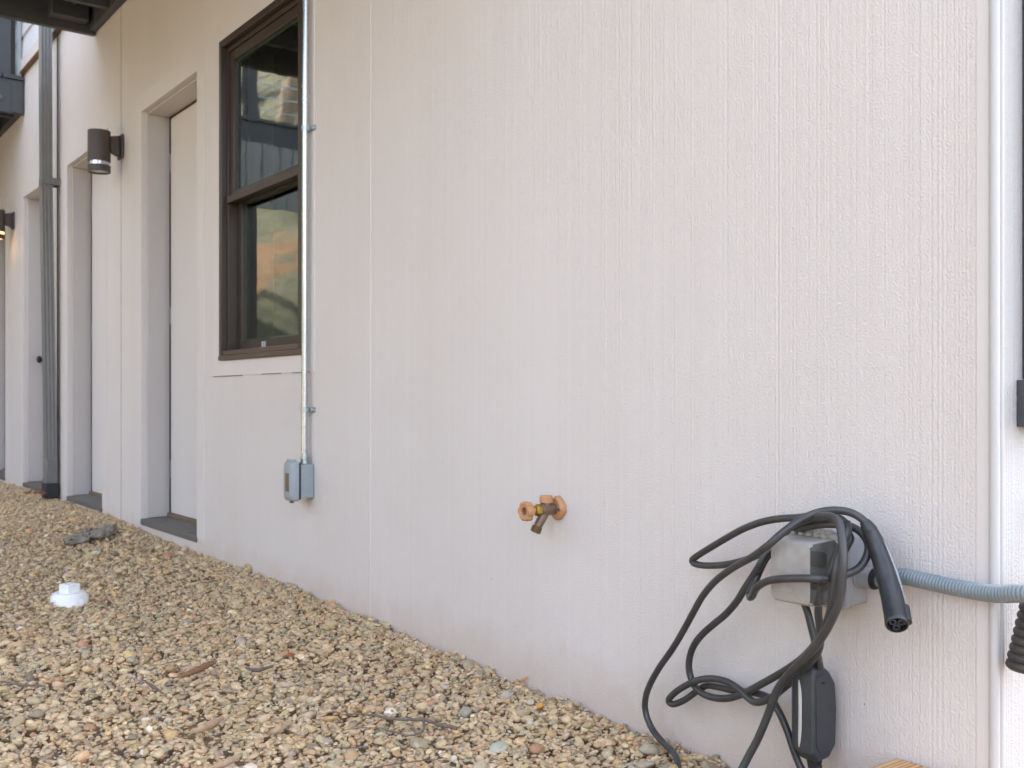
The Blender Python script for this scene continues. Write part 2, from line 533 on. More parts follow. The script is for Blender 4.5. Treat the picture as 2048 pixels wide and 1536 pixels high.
def hill_mat():
    m = mk('hill_grass', srgb(120, 116, 84), 0.95)
    N = m.node_tree.nodes; L = m.node_tree.links; p = N['Principled BSDF']
    tc = N.new('ShaderNodeTexCoord')
    n = N.new('ShaderNodeTexNoise'); n.inputs['Scale'].default_value = 1.1; n.inputs['Detail'].default_value = 9; n.inputs['Roughness'].default_value = 0.7
    L.new(tc.outputs['Object'], n.inputs['Vector'])
    cr = N.new('ShaderNodeValToRGB'); e = cr.color_ramp.elements
    e[0].position = 0.30; e[0].color = srgb(60, 64, 46)
    e[1].position = 0.72; e[1].color = srgb(122, 117, 98)
    k = e.new(0.5); k.color = srgb(88, 87, 70)
    L.new(n.outputs[0], cr.inputs[0])
    n2 = N.new('ShaderNodeTexNoise'); n2.inputs['Scale'].default_value = 1.6; n2.inputs['Detail'].default_value = 6
    L.new(tc.outputs['Object'], n2.inputs['Vector'])
    vd = N.new('ShaderNodeVectorMath'); vd.operation = 'DISTANCE'
    L.new(tc.outputs['Object'], vd.inputs[0]); vd.inputs[1].default_value = (-13.8, -4.2, 2.2)   # bare clay bank
    ms = N.new('ShaderNodeMath'); ms.operation = 'MULTIPLY_ADD'
    L.new(n2.outputs[0], ms.inputs[0]); ms.inputs[1].default_value = 3.2; L.new(vd.outputs['Value'], ms.inputs[2])
    mr = N.new('ShaderNodeMapRange'); L.new(ms.outputs[0], mr.inputs[0])
    mr.inputs[1].default_value = 2.7; mr.inputs[2].default_value = 2.2; mr.inputs[4].default_value = 0.45
    mx = N.new('ShaderNodeMixRGB'); L.new(mr.outputs[0], mx.inputs[0])
    L.new(cr.outputs[0], mx.inputs[1]); mx.inputs[2].default_value = srgb(150, 98, 66)
    L.new(mx.outputs[0], p.inputs['Base Color'])
    bp = N.new('ShaderNodeBump'); bp.inputs['Strength'].default_value = 1; bp.inputs['Distance'].default_value = 0.3
    L.new(n.outputs[0], bp.inputs['Height']); L.new(bp.outputs[0], p.inputs['Normal'])
    return m


M['hill'] = hill_mat()

# ------------------------------------------------------------------ ground and hillside
GX = [-30, -9.2, -5.9, -4.3, -2.91, -2.2, -1.66, -1.3, 3, 30]
GZ = [-0.02, -0.020, -0.012, -0.048, -0.074, -0.108, -0.119, -0.115, -0.14, -0.14]


def ground_z(x, y):
    z = np.interp(x, GX, GZ)
    return z + 0.008 * np.sin(2.3 * x + 1.7 * y) * np.sin(3.1 * y - x) - 0.036


def grid_mesh(name, xs, ys, zf, mat):
    X, Y = np.meshgrid(xs, ys, indexing='xy')
    Zv = zf(X, Y)
    v = np.stack([X, Y, Zv], -1).reshape(-1, 3)
    nx, ny = len(xs), len(ys)
    f = []
    for j in range(ny - 1):
        for i in range(nx - 1):
            a = j * nx + i
            f.append((a, a + 1, a + nx + 1, a + nx))
    me = bpy.data.meshes.new(name)
    me.from_pydata(v.tolist(), [], f)
    me.polygons.foreach_set('use_smooth', [True] * len(f))
    me.materials.append(mat)
    o = bpy.data.objects.new(name, me)
    COL.objects.link(o)
    return o


def hill_h(x, y):
    u = -0.8 * x - 0.6 * y
    h = 0.72 * np.maximum(0, u - 9.6)
    h = 40 * (1 - np.exp(-h / 40))
    v = np.maximum(0, -y - 7.5)
    h2 = 0.42 * v
    h2 = 9 * (1 - np.exp(-h2 / 9))
    return np.maximum(h, h2)


def terrain(x, y):
    h = hill_h(x, y)
    return ground_z(x, y) - 0.02 + h + np.where(h > 0.02, 0.25 * np.sin(x * 0.9) * np.sin(y * 1.3 + x * 0.4) * np.minimum(1, h / 2), 0)


xs = np.concatenate([np.linspace(-1500, -60, 12), np.linspace(-50, -16, 50), np.linspace(-15.5, 3, 75), np.linspace(4, 40, 24), np.linspace(60, 1500, 10)])
ys = np.concatenate([np.linspace(-1500, -60, 12), np.linspace(-50, -8, 60), np.linspace(-7.6, 0.3, 45), np.linspace(1, 40, 12), np.linspace(60, 1500, 10)])


def hill_mask_z(x, y):
    return terrain(x, y)


ground = grid_mesh('ground', xs, ys, hill_mask_z, M['dirt'])
tag(ground, kind='structure')
# the grassy bank is its own sheet, a little above the ground where the slope begins
hx = np.linspace(-60, 40, 150); hy = np.linspace(-60, -2.0, 110)
hill = grid_mesh('hillside', hx, hy, lambda x, y: terrain(x, y) + np.where(hill_h(x, y) > 0.05, 0.06, -0.3), M['hill'])
tag(hill, kind='structure')


def make_stone(i):
    import bmesh
    bm = bmesh.new()
    bmesh.ops.create_icosphere(bm, subdivisions=3, radius=1.0)
    r = np.random.default_rng(100 + i)
    k = r.normal(size=(5, 3)); ph = r.uniform(0, 6.28, 5)
    planes = r.normal(size=(9, 3)); planes /= np.linalg.norm(planes, axis=1)[:, None]
    cut = r.uniform(0.66, 0.93, 9)
    for v in bm.verts:
        p = np.array(v.co)
        d = 1 + 0.09 * sum(math.sin(1.5 * np.dot(k[j], p) + ph[j]) for j in range(5)) / 1.6
        p = p * d
        for n_, c_ in zip(planes, cut):
            q = np.dot(p, n_)
            if q > c_: p = p - n_ * (q - c_) * 0.8
        v.co = p
    me = bpy.data.meshes.new('pebble_shape')
    bm.to_mesh(me); bm.free()
    me.polygons.foreach_set('use_smooth', [True] * len(me.polygons))
    me.materials.append(M['stone'])
    return me


def build_gravel():
    pal = [((204, 180, 146), 28), ((190, 166, 130), 26), ((216, 194, 158), 13), ((182, 168, 142), 11), ((168, 162, 150), 6), ((204, 166, 124), 8),
           ((178, 128, 100), 1.6), ((228, 220, 204), 0.8), ((134, 124, 110), 5), ((218, 184, 132), 3), ((204, 176, 146), 5)]
    cols = np.array([srgb(*c)[:3] for c, w in pal]); wts = np.array([w for c, w in pal]); wts = wts / wts.sum()
    pts = []
    cell = 0.004
    X0, X1, Y0 = -13.0, 0.32, -4.2
    nx, ny = int((X1 - X0) / cell), int(-Y0 / cell)
    H = np.zeros((ny, nx), np.float32)
    gx = X0 + (np.arange(nx) + .5) * cell; gy = Y0 + (np.arange(ny) + .5) * cell
    for j0 in range(0, ny, 200):
        H[j0:j0 + 200] = ground_z(gx[None, :], gy[j0:j0 + 200, None])

    def scatter(n, xa, xb, ya, yb, mean, sd, lo, hi):
        x = rng.uniform(xa, xb, n); y = rng.uniform(ya, yb, n)
        s = np.clip(np.exp(rng.normal(math.log(mean), sd, n)), lo, hi)
        return np.stack([x, y, s], 1)
    A = []
    A.append(scatter(52000, -10.0, -0.6, -1.9, -0.003, 0.0050, 0.30, 0.0028, 0.012))
    A.append(scatter(40000, -10.0, -0.6, -1.9, -0.003, 0.0060, 0.46, 0.003, 0.022))
    A.append(scatter(5000, -3.5, -1.0, -1.75, -0.004, 0.0090, 0.34, 0.005, 0.020))
    A.append(scatter(14000, -3.8, -1.0, -1.75, -0.003, 0.0058, 0.30, 0.003, 0.011))
    A.append(scatter(9000, -10.0, -1.0, -0.12, -0.003, 0.005, 0.30, 0.003, 0.010))
    A.append(scatter(16000, X0 + .1, X1 - .1, Y0 + .1, -1.8, 0.013, 0.3, 0.007, 0.028))
    A.append(scatter(3000, X0 + .1, -9.9, -1.9, -0.01, 0.013, 0.3, 0.007, 0.028))
    A.append(scatter(3500, -0.6, X1 - .1, -1.9, -0.16, 0.013, 0.3, 0.007, 0.028))
    A = np.concatenate(A)
    C = cols[rng.choice(len(cols), len(A), p=wts)]
    # dusty and greyer close against the wall
    # a few remembered big stones: photo spots turned into ground points
    big = [(1078, 1380, .014, (214, 158, 84)), (1102, 1372, .015, (196, 168, 122)), (1158, 1400, .014, (176, 96, 68)), (998, 1450, .024, (188, 184, 166)),
           (930, 1388, .020, (170, 164, 148)), (578, 1291, .014, (166, 96, 66)), (1060, 1370, .014, (190, 180, 158)), (715, 1516, .022, (176, 166, 148)),
           (790, 1520, .016, (206, 196, 180)), (820, 1528, .018, (226, 220, 206)), (660, 1400, .015, (206, 172, 122)), (1300, 1455, .018, (178, 168, 142)),
           (1345, 1500, .022, (196, 166, 118)), (1380, 1520, .020, (150, 140, 124)), (1450, 1522, .026, (214, 164, 104)), (1425, 1528, .020, (216, 204, 182)),
           (1330, 1490, .02, (140, 132, 120)), (1290, 1480, .018, (170, 160, 140)), (1400, 1505, .022, (132, 116, 96)), (1260, 1500, .02, (186, 158, 112)),
           (840, 1445, .02, (176, 160, 128)), (960, 1480, .02, (186, 168, 140)), (420, 1520, .018, (204, 178, 132)), (160, 1516, .016, (212, 186, 140)), (500, 1488, .018, (222, 208, 180)),
           (760, 1420, .012, (212, 200, 170)), (875, 1355, .016, (178, 124, 92)), (700, 1460, .018, (206, 176, 132))]
    B, CB = [], []
    for px, py, s, c in big:
        p = on_ground(px, py, -0.085)
        B.append((p.x, min(p.y, -s * 0.9), s)); CB.append(srgb(*c)[:3])
    order = rng.permutation(len(A))
    A = np.concatenate([A[order], np.array(B)]); C = np.concatenate([C[order], np.array(CB)])
    n = len(A)
    asp = np.stack([rng.uniform(0.95, 1.45, n), rng.uniform(0.7, 1.0, n), rng.uniform(0.42, 0.72, n)], 1)
    rz = rng.uniform(0, 6.283, n)
    tx = rng.normal(0, 0.22, n); ty = rng.normal(0, 0.22, n)
    P = np.zeros((n, 3))
    keep = np.ones(n, bool)
    for i in range(n):
        x, y, s = A[i]
        c = s * asp[i, 2]
        if y > -s * 0.75: y = -s * 0.75
        ix = int((x - X0) / cell); iy = int((y - Y0) / cell)
        rad = s * (asp[i, 0] + asp[i, 1]) / 2
        k = max(1, int(round(rad / cell)))
        xa, xb, ya, yb = ix - k, ix + k + 1, iy - k, iy + k + 1
        if xa < 0 or ya < 0 or xb > nx or iy >= ny: keep[i] = False; continue
        yb = min(yb, ny)
        sub = H[ya:yb, xa:xb]
        dx = (gx[xa:xb] - x)[None, :] / rad; dy = (gy[ya:yb] - y)[:, None] / rad
        q = dx * dx + dy * dy
        ins = q < 1
        if not ins.any(): keep[i] = False; continue
        base = sub[ins].mean()
        # lean with the bed
        if k >= 2 and sub.shape[0] == 2 * k + 1:
            gxs = (sub[:, -k:].mean() - sub[:, :k].mean()) / (rad * 1.1)
            gys = (sub[-k:, :].mean() - sub[:k, :].mean()) / (rad * 1.1)
            ty[i] -= math.atan(max(-0.9, min(0.9, gxs))) * 0.6; tx[i] += math.atan(max(-0.9, min(0.9, gys))) * 0.6
        zc = base + c * 0.45
        g0 = float(ground_z(x, y))
        if zc > g0 + 0.034: zc = g0 + 0.034 - rng.uniform(0, 0.008)
        P[i] = (x, y, zc)
        top = zc + c * np.sqrt(np.maximum(0, 1 - q))
        H[ya:yb, xa:xb] = np.where(ins, np.maximum(sub, top), sub)
    P, A, C, asp, rz, tx, ty = P[keep], A[keep], C[keep], asp[keep], rz[keep], tx[keep], ty[keep]
    n = len(P)
    jit = 0.96 * rng.normal(1, 0.12, (n, 1)) * rng.normal(1, 0.02, (n, 3))
    dust = np.array(srgb(208, 178, 136)[:3])
    nb = len(B)
    C[:-nb] = C[:-nb] * 0.74 + dust * 0.26
    C = np.clip(C * jit, 0.02, 0.9)
    me = bpy.data.meshes.new('gravel')
    me.vertices.add(n)
    me.vertices.foreach_set('co', P.astype(np.float32).ravel())
    a = me.attributes.new('stone_col', 'FLOAT_COLOR', 'POINT')
    a.data.foreach_set('color', np.concatenate([C, np.ones((n, 1))], 1).astype(np.float32).ravel())
    a = me.attributes.new('stone_scale', 'FLOAT_VECTOR', 'POINT')
    a.data.foreach_set('vector', (asp * A[:, 2:3]).astype(np.float32).ravel())
    a = me.attributes.new('stone_rot', 'FLOAT_VECTOR', 'POINT')
    a.data.foreach_set('vector', np.stack([tx, ty, rz], 1).astype(np.float32).ravel())
    a = me.attributes.new('stone_pick', 'INT', 'POINT')
    a.data.foreach_set('value', rng.integers(0, 14, n).astype(np.int32))
    o = bpy.data.objects.new('gravel', me)
    COL.objects.link(o)
    shapes = bpy.data.collections.new('pebble_shapes')      # kept out of the scene: only the gravel uses it
    for i in range(14):
        so_ = bpy.data.objects.new('pebble_shape', make_stone(i))
        shapes.objects.link(so_)
    g = bpy.data.node_groups.new('gravel_nodes', 'GeometryNodeTree')
    g.interface.new_socket('Geometry', in_out='INPUT', socket_type='NodeSocketGeometry')
    g.interface.new_socket('Geometry', in_out='OUTPUT', socket_type='NodeSocketGeometry')
    N = g.nodes; L = g.links
    gi = N.new('NodeGroupInput'); go = N.new('NodeGroupOutput')
    mp = N.new('GeometryNodeMeshToPoints')
    L.new(gi.outputs[0], mp.inputs['Mesh'])
    ci = N.new('GeometryNodeCollectionInfo'); ci.inputs['Collection'].default_value = shapes
    ci.inputs['Separate Children'].default_value = True; ci.inputs['Reset Children'].default_value = True
    ip = N.new('GeometryNodeInstanceOnPoints'); ip.inputs['Pick Instance'].default_value = True

    def attr(nm, t):
        k = N.new('GeometryNodeInputNamedAttribute'); k.data_type = t; k.inputs['Name'].default_value = nm
        return k.outputs[0]
    er = N.new('FunctionNodeEulerToRotation')
    L.new(attr('stone_rot', 'FLOAT_VECTOR'), er.inputs[0])
    L.new(mp.outputs[0], ip.inputs['Points']); L.new(ci.outputs[0], ip.inputs['Instance'])
    L.new(attr('stone_pick', 'INT'), ip.inputs['Instance Index'])
    L.new(er.outputs[0], ip.inputs['Rotation']); L.new(attr('stone_scale', 'FLOAT_VECTOR'), ip.inputs['Scale'])
    L.new(ip.outputs[0], go.inputs[0])
    md = o.modifiers.new('stones', 'NODES'); md.node_group = g
    return tag(o, 'tan river gravel spread along the foot of the wall', 'gravel', kind='stuff')


build_gravel()

M['absorber_dark'] = mk('bounce_absorber_dark', srgb(74, 73, 72), 0.9, var=0.2, vscale=60, bump=0.6, bscale=150, bdist=0.006)
absorber = grid_mesh('bounce_absorber', np.linspace(0.3, 14, 8), np.linspace(-8.0, 14, 8), lambda x, y: -0.095 + 0 * x, M['absorber_dark'])  # unseen dark sheet, added to cut warm ground bounce onto the wall
tag(absorber, kind='structure')

# ------------------------------------------------------------------ the building
XC = -0.839                      # outside corner
DOORS = [(-5.320, -4.505), (-6.840, -6.040), (-8.130, -7.325), (-9.590, -8.785)]
DZ = 2.10
WIN = (-4.214, -3.402, 0.779, 2.146)
WTOP = 3.0
REC = 0.14
house = empty('apartment_building', (-5, 2, 0), 'long white combed stucco building with recessed white doors', 'building')
opens = [(a, b, -0.03, DZ) for a, b in DOORS] + [WIN]
wx = sorted(set([-22.0, XC] + [c for o in opens for c in o[:2]]))
wz = sorted(set([-0.7, WTOP] + [c for o in opens for c in o[2:]]))
w = MB()
for i in range(len(wx) - 1):
    for j in range(len(wz) - 1):
        mx_, mz_ = (wx[i] + wx[i + 1]) / 2, (wz[j] + wz[j + 1]) / 2
        if any(o[0] < mx_ < o[1] and o[2] < mz_ < o[3] for o in opens): continue
        w.quad((wx[i], 0, wz[j]), (wx[i + 1], 0, wz[j]), (wx[i + 1], 0, wz[j + 1]), (wx[i], 0, wz[j + 1]))
for a, b, c, d in opens:
    D_ = 0.24
    w.quad((a, 0, c), (a, 0, d), (a, D_, d), (a, D_, c))
    w.quad((b, 0, d), (b, 0, c), (b, D_, c), (b, D_, d))
    w.quad((a, 0, d), (b, 0, d), (b, D_, d), (a, D_, d))
    w.quad((b, 0, c), (a, 0, c), (a, D_, c), (b, D_, c))
w.build('wall', M['stucco'], house, smooth=None)
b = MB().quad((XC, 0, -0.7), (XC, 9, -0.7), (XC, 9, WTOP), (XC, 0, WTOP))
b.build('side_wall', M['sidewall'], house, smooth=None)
# back, far end and roof close the volume so that it throws its own shadow
b = MB().quad((-22, 9, -0.7), (XC, 9, -0.7), (XC, 9, 5.6), (-22, 9, 5.6)).quad((-22, 0, -0.7), (-22, 9, -0.7), (-22, 9, 5.6), (-22, 0, 5.6))
b.build('rear_wall', M['smooth'], house, smooth=None)
b = MB().box(-22.4, XC + 0.4, -0.45, 9.4, 5.6, 5.8)
b.build('roof', M['roof'], house)
# lap siding of the upper storey
b = MB()
z = WTOP + 0.10
while z < 5.6:
    z1 = min(5.6, z + 0.18)
    b.quad((-22, -0.016, z), (XC, -0.016, z), (XC, -0.002, z1), (-22, -0.002, z1))
    b.quad((-22, 0.0, z), (XC, 0.0, z), (XC, -0.016, z), (-22, -0.016, z))
    b.quad((XC, -0.016, z), (XC + .016, 9, z), (XC + .002, 9, z1), (XC, -0.002, z1))
    z = z1
b.build('siding', M['siding'], house, smooth=None)
b = MB().box(-22, XC + 0.03, -0.028, 0.01, WTOP + 0.012, WTOP + 0.10)
b.build('belly_band', M['smooth'], house, bevel=0.004)
b = MB().box(-22, XC + 0.02, -0.034, 0.005, WTOP - 0.002, WTOP + 0.010)  # brown strip along the lower edge of the band
b.build('band_edge_strip', M['brown'], house)
# corner bead: two ribs and a rounded nose
b = MB()
b.sweep([(XC, -0.0015, -0.7), (XC, -0.0015, WTOP - .004)], 0.0085, 16)
b.sweep([(XC + 0.004, 0.012, -0.7), (XC + 0.004, 0.012, WTOP - .004)], 0.0050, 12)
b.box(XC - 0.001, XC + 0.0035, 0.0, 0.024, -0.7, WTOP - .004)
b.build('corner_trim', M['trim'], house)
b = MB().box(XC - 0.030, XC - 0.006, -0.0016, 0.01, -0.7, WTOP - .004)
b.build('corner_margin', M['smooth'], house)
# caulked seams in the panels
def seam(x, r, mat, name='seam', z0=-0.6, z1=WTOP - 0.004):
    pts = []
    zz = z0
    while zz < z1:
        pts.append((x + random.uniform(-.0008, .0008), 0.0012, zz)); zz += 0.05
    pts.append((x, 0.0005, z1))
    rad = [r * random.uniform(0.8, 1.2) for _ in pts]
    return MB().sweep(pts, rad, 8).build(name, mat, house)
seam(-2.910, 0.0030, M['stucco'])
b = MB().box(-5.6757, -5.6743, -0.0012, 0.004, -0.6, WTOP - .004)  # narrow panel joint behind the lamp plate
b.build('brown_strip', M['brown_strip'], house)
b = MB().box(-7.102, -7.080, -0.003, 0.004, -0.6, WTOP - .004)  # dark brown strip down the wall behind the downspout
b.build('brown_strip', M['brown_strip'], house)
for xa, xb, zz in ((-4.30, -3.98, 0.712), (-3.78, -3.60, 0.713), (-3.50, -3.36, 0.7125)):   # hairline cracks below the window casing
    MB().box(xa, xb, -0.0035, 0.002, zz, zz + 0.0025).build('crack', M['brown_strip'], house)


def tube_box(mb, a, b_, r, seg=12):
    mb.sweep([a, b_], r, seg)


def make_door(x0, x1, knob_left, small=False):
    ys = REC
    jb = 0.010
    gap = 0.026
    d = MB().box(x0 + jb + gap, x1 - jb - gap, ys, ys + 0.045, 0.022, DZ - jb - .012).build('door', M['door'], house, bevel=0.002)
    # dark seal behind the leaf, seen as a thin line round it
    MB().box(x0 + .002, x1 - .002, ys + 0.003, ys + 0.09, 0.0, DZ - .002).build('weather_seal', M['gapdark'], d)
    j = MB()
    j.box(x0 - .0, x0 + jb, 0.030, ys + 0.002, 0.001, DZ - jb)
    j.box(x1 - jb, x1 + .0, 0.030, ys + 0.002, 0.001, DZ - jb)
    j.box(x0, x1, 0.030, ys + 0.002, DZ - jb, DZ)
    for v in range(len(j.v)):           # sit a hair inside the opening
        p = j.v[v]; j.v[v] = (max(x0 + .0008, min(x1 - .0008, p[0])), p[1], min(DZ - .0008, p[2]))
    j.build('jamb', M['jamb'], d, bevel=0.0015)
    c = MB(); cw = 0.088; pr = -0.0018
    c.box(x0 - cw, x0, pr, 0.012, -0.012, DZ + cw)
    c.box(x1, x1 + cw, pr, 0.012, -0.012, DZ + cw)
    c.box(x0, x1, pr, 0.012, DZ, DZ + cw)
    for v in range(len(c.v)):
        p = c.v[v]; c.v[v] = (p[0] + (.0006 if p[0] in (x0,) else (-.0006 if p[0] in (x1,) else 0)), p[1], p[2] - (.0006 if p[2] == DZ else 0))
    c.build('casing', M['smooth'], d)
    s = MB().prism([(x0 + .001, -0.006, -0.034), (x0 + .001, -0.006, -0.004), (x0 + .001, ys + .03, 0.004), (x0 + .001, ys + .03, -0.034)], (x1 - x0 - .002, 0, 0))
    s.build('sill', M['concrete'], d, bevel=0.003)
    MB().box(x0 + jb + .002, x1 - jb - .002, ys - 0.012, ys + 0.012, 0.0, 0.02).build('threshold', M['rust'], d, bevel=0.003)
    kx = x0 + 0.072 if knob_left else x1 - 0.072
    k = MB()
    k.cyl((kx, ys, 0.905), (kx, ys - 0.010, 0.905), 0.031, 0.029)
    k.sweep([(kx, ys - 0.008, 0.905), (kx, ys - 0.03, 0.905), (kx, ys - 0.034, 0.905), (kx, ys - 0.042, 0.905), (kx, ys - 0.054, 0.905), (kx, ys - 0.062, 0.905)],
            [0.012, 0.012, 0.020, 0.027, 0.026, 0.014], 18)
    k.build('knob', M['black'], d)
    k = MB().cyl((kx, ys, 1.05), (kx, ys - 0.018, 1.05), 0.028, 0.026)
    if knob_left is not True: k.build('deadbolt', M['black'], d)
    hx_ = x1 - jb - .013 if knob_left else x0 + jb + .013
    for hz in (0.25, 1.05, 1.85):
        MB().cyl((hx_, ys + 0.002, hz - .045), (hx_, ys + 0.002, hz + .045), 0.006, seg=10).build('hinge', M['bolt'], d)
    return d


make_door(*DOORS[0], False)
make_door(*DOORS[1], False)
make_door(*DOORS[2], True)
make_door(*DOORS[3], False)

# window
x0, x1, z0, z1 = WIN
wf = MB()
fw = 0.032
for (a, b_, c, e) in ((x0, x0 + fw, z0, z1), (x1 - fw, x1, z0, z1), (x0 + fw, x1 - fw, z1 - fw, z1)):
    wf.box(a + .001, b_ - .001, -0.012, 0.10, c + .001, e - .001)
window = wf.build('window', M['winframe'], house, bevel=0.003)
f2 = MB()                                     # stepped inner channel of the frame
f2.box(x0 + fw, x0 + fw + .014, 0.012, 0.10, z0 + fw, z1 - fw)
f2.box(x1 - fw - .014, x1 - fw, 0.012, 0.10, z0 + fw, z1 - fw)
f2.box(x0 + fw + .014, x1 - fw - .014, 0.012, 0.10, z1 - fw - .02, z1 - fw)
f2.build('frame_channel', M['winframe'], window, bevel=0.002)
f3 = MB()
f3.box(x0 + .001, x1 - .001, -0.016, 0.10, z0 + .001, z0 + 0.020)
f3.box(x0 + .006, x1 - .006, -0.006, 0.10, z0 + 0.0205, z0 + 0.042)
f3.build('window_sill', M['winsill'], window, bevel=0.003)
zm = 1.475
def sash(za, zb, y, name):
    s = MB(); r = 0.042
    xa, xb = x0 + fw + .014, x1 - fw - .014
    s.box(xa, xa + r, y, y + .032, za, zb); s.box(xb - r, xb, y, y + .032, za, zb)
    s.box(xa + r, xb - r, y, y + .032, zb - r, zb); s.box(xa + r, xb - r, y, y + .032, za, za + r)
    o = s.build(name, M['winframe'], window, bevel=0.003)
    sp = MB(); q = 0.016
    sp.box(xa + r, xa + r + q, y + .014, y + .028, za + r, zb - r); sp.box(xb - r - q, xb - r, y + .014, y + .028, za + r, zb - r)
    sp.box(xa + r + q, xb - r - q, y + .014, y + .028, zb - r - q * .5, zb - r); sp.box(xa + r + q, xb - r - q, y + .014, y + .028, za + r, za + r + q * .5)
    sp.build('pane_spacer', M['winseal'], window)
    MB().quad((xa + r - .003, y + .0125, za + r - .003), (xb - r + .003, y + .0125, za + r - .003), (xb - r + .003, y + .0125, zb - r + .003), (xa + r - .003, y + .0125, zb - r + .003)).build('glass', M['glass'], window, smooth=None)
sash(zm - .02, z1 - fw - .02, 0.020, 'upper_sash')
sash(z0 + .042, zm + .018, 0.056, 'lower_sash')
b = MB().box(x0 + fw + .014, x1 - fw - .014, 0.004, 0.019, zm - .028, zm + .004)
b.build('meeting_rail', M['winframe'], window, bevel=0.003)
b = MB()
for dx in (0.0, 0.022):
    b.box(-3.905 + dx, -3.899 + dx, 0.050, 0.056, z0 + .046, z0 + .072)
b.box(-3.905, -3.877, 0.050, 0.056, z0 + .043, z0 + .0475)
b.build('latch_tab', M['lens'], window)
c = MB(); cw = 0.085; pr = -0.003
c.box(x0 - cw, x0, pr, 0.012, z0 - 0.064, z1 + cw); c.box(x1, x1 + cw, pr, 0.012, z0 - 0.064, z1 + cw)
c.box(x0, x1, pr, 0.012, z1, z1 + cw); c.box(x0, x1, pr, 0.012, z0 - 0.064, z0)
for v in range(len(c.v)):
    p = c.v[v]; c.v[v] = (p[0], p[1], p[2])
c.build('casing', M['smooth'], window)
rm = MB()
rm.quad((-4.8, 2.6, -.1), (-2.9, 2.6, -.1), (-2.9, 2.6, 2.6), (-4.8, 2.6, 2.6)).quad((-4.8, .24, -.1), (-4.8, 2.6, -.1), (-4.8, 2.6, 2.6), (-4.8, .24, 2.6))
rm.quad((-2.9, .24, -.1), (-2.9, 2.6, -.1), (-2.9, 2.6, 2.6), (-2.9, .24, 2.6)).quad((-4.8, .24, -.1), (-2.9, .24, -.1), (-2.9, 2.6, -.1), (-4.8, 2.6, -.1)).quad((-4.8, .24, 2.6), (-2.9, .24, 2.6), (-2.9, 2.6, 2.6), (-4.8, 2.6, 2.6))
rm.build('room', M['room'], house, smooth=None)

# ------------------------------------------------------------------ decks overhead
def deck(x0, x1, depth, label, zb=2.735, post_corners=True):
    d = empty('deck', (x0, 0, zb), label, 'deck', 'raised decks on the wall')
    zt = zb + 0.245
    MB().box(x0 + .045, x1 - .045, -0.044, -0.004, zb + .015, zt).build('ledger', M['deck'], d, bevel=0.003)
    MB().box(x0, x0 + .042, -depth, -0.004, zb, zt).build('rim_joist', M['deck'], d, bevel=0.003)
    MB().box(x1 - .042, x1, -depth, -0.004, zb, zt).build('rim_joist', M['deck'], d, bevel=0.003)
    MB().box(x0 + .044, x1 - .044, -depth, -depth + .042, zb, zt).build('rim_joist', M['deck'], d, bevel=0.003)
    x = x0 + 0.42
    while x < x1 - .2:
        MB().box(x, x + .04, -depth + .044, -0.046, zb + .02, zt - .002).build('joist', M['deck'], d, bevel=0.003)
        x += 0.405
    b = MB(); y = -0.01
    while y > -depth:
        b.box(x0 - .02, x1 + .02, y - .138, y, zt + .001, zt + .030); y -= 0.145
    b.build('decking', M['deck'], d, bevel=0.003)
    for px_ in (x0 + .05, x1 - .15):
        MB().box(px_, px_ + .1, -depth + .044, -depth + .146, -0.3, zt - .004).build('post', M['deck'], d, bevel=0.004)
    return d


d1 = deck(-6.20, -1.75, 2.6, 'dark painted deck above the window and nearest two doors')
MB().box(-6.156, -6.060, -0.267, -0.066, 2.775, 2.972).build('block', M['deck'], d1, bevel=0.006)
MB().cyl((-6.060, -0.145, 2.865), (-6.050, -0.145, 2.865), 0.013).build('bolt', M['bolt'], d1)
d2 = deck(-13.2, -8.08, 2.3, 'blue grey deck farther along with a post against its end', zb=2.70)
b = MB().box(-8.079, -8.072, -0.09, -0.02, 2.705, 2.935)
b.build('end_plate', M['deck'], d2)
MB().sweep([(-8.081, -0.17, 2.80), (-8.070, -0.17, 2.80), (-8.064, -0.17, 2.80)], [0.02, 0.018, 0.006], 16).build('bolt', M['bolt'], d2)
for (xa_, ya_) in ((-8.24, -0.27), (-8.24, -1.75), (-8.24, -2.2800), (-10.7, -2.2800), (-13.1, -2.2800)):
    MB().box(xa_, xa_ + .15, ya_, ya_ + .182 if ya_ > -.3 else ya_ + .1, 2.98, 4.0).build('railing_post', M['deck'], d2, bevel=0.004)
b = MB(); y_ = -0.9
while y_ > -2.2:
    b.box(-8.079, -8.058, y_ - .135, y_, 2.22, 2.76); y_ -= .145
b.build('skirt', M['fence'], d2, bevel=0.002)
MB().box(-8.25, -8.08, -2.3000, -0.08, 4.002, 4.04).build('top_rail', M['deck'], d2, bevel=0.004)
MB().box(-13.1, -8.252, -2.3000, -2.1600, 4.002, 4.04).build('top_rail', M['deck'], d2, bevel=0.004)
for k_ in range(8):
    zz = 3.08 + .115 * k_
    MB().sweep([(-8.165, -0.2, zz), (-8.165, -2.2200, zz), (-8.1652, -2.220002, zz), (-13.05, -2.2200, zz)], .0045, 6).build('railing_cable', M['galv'], d2)
MB().box(-8.15, -8.10, -0.086, -0.058, 2.98, 4.0).build('thin_strip', M['black'], d2)  # black strip filling the gap between railing post and strap
b = MB().box(-8.125, -8.085, -0.050, -0.022, 2.98, 4.0)
b.build('strap', M['greybox'], d2, bevel=0.002)

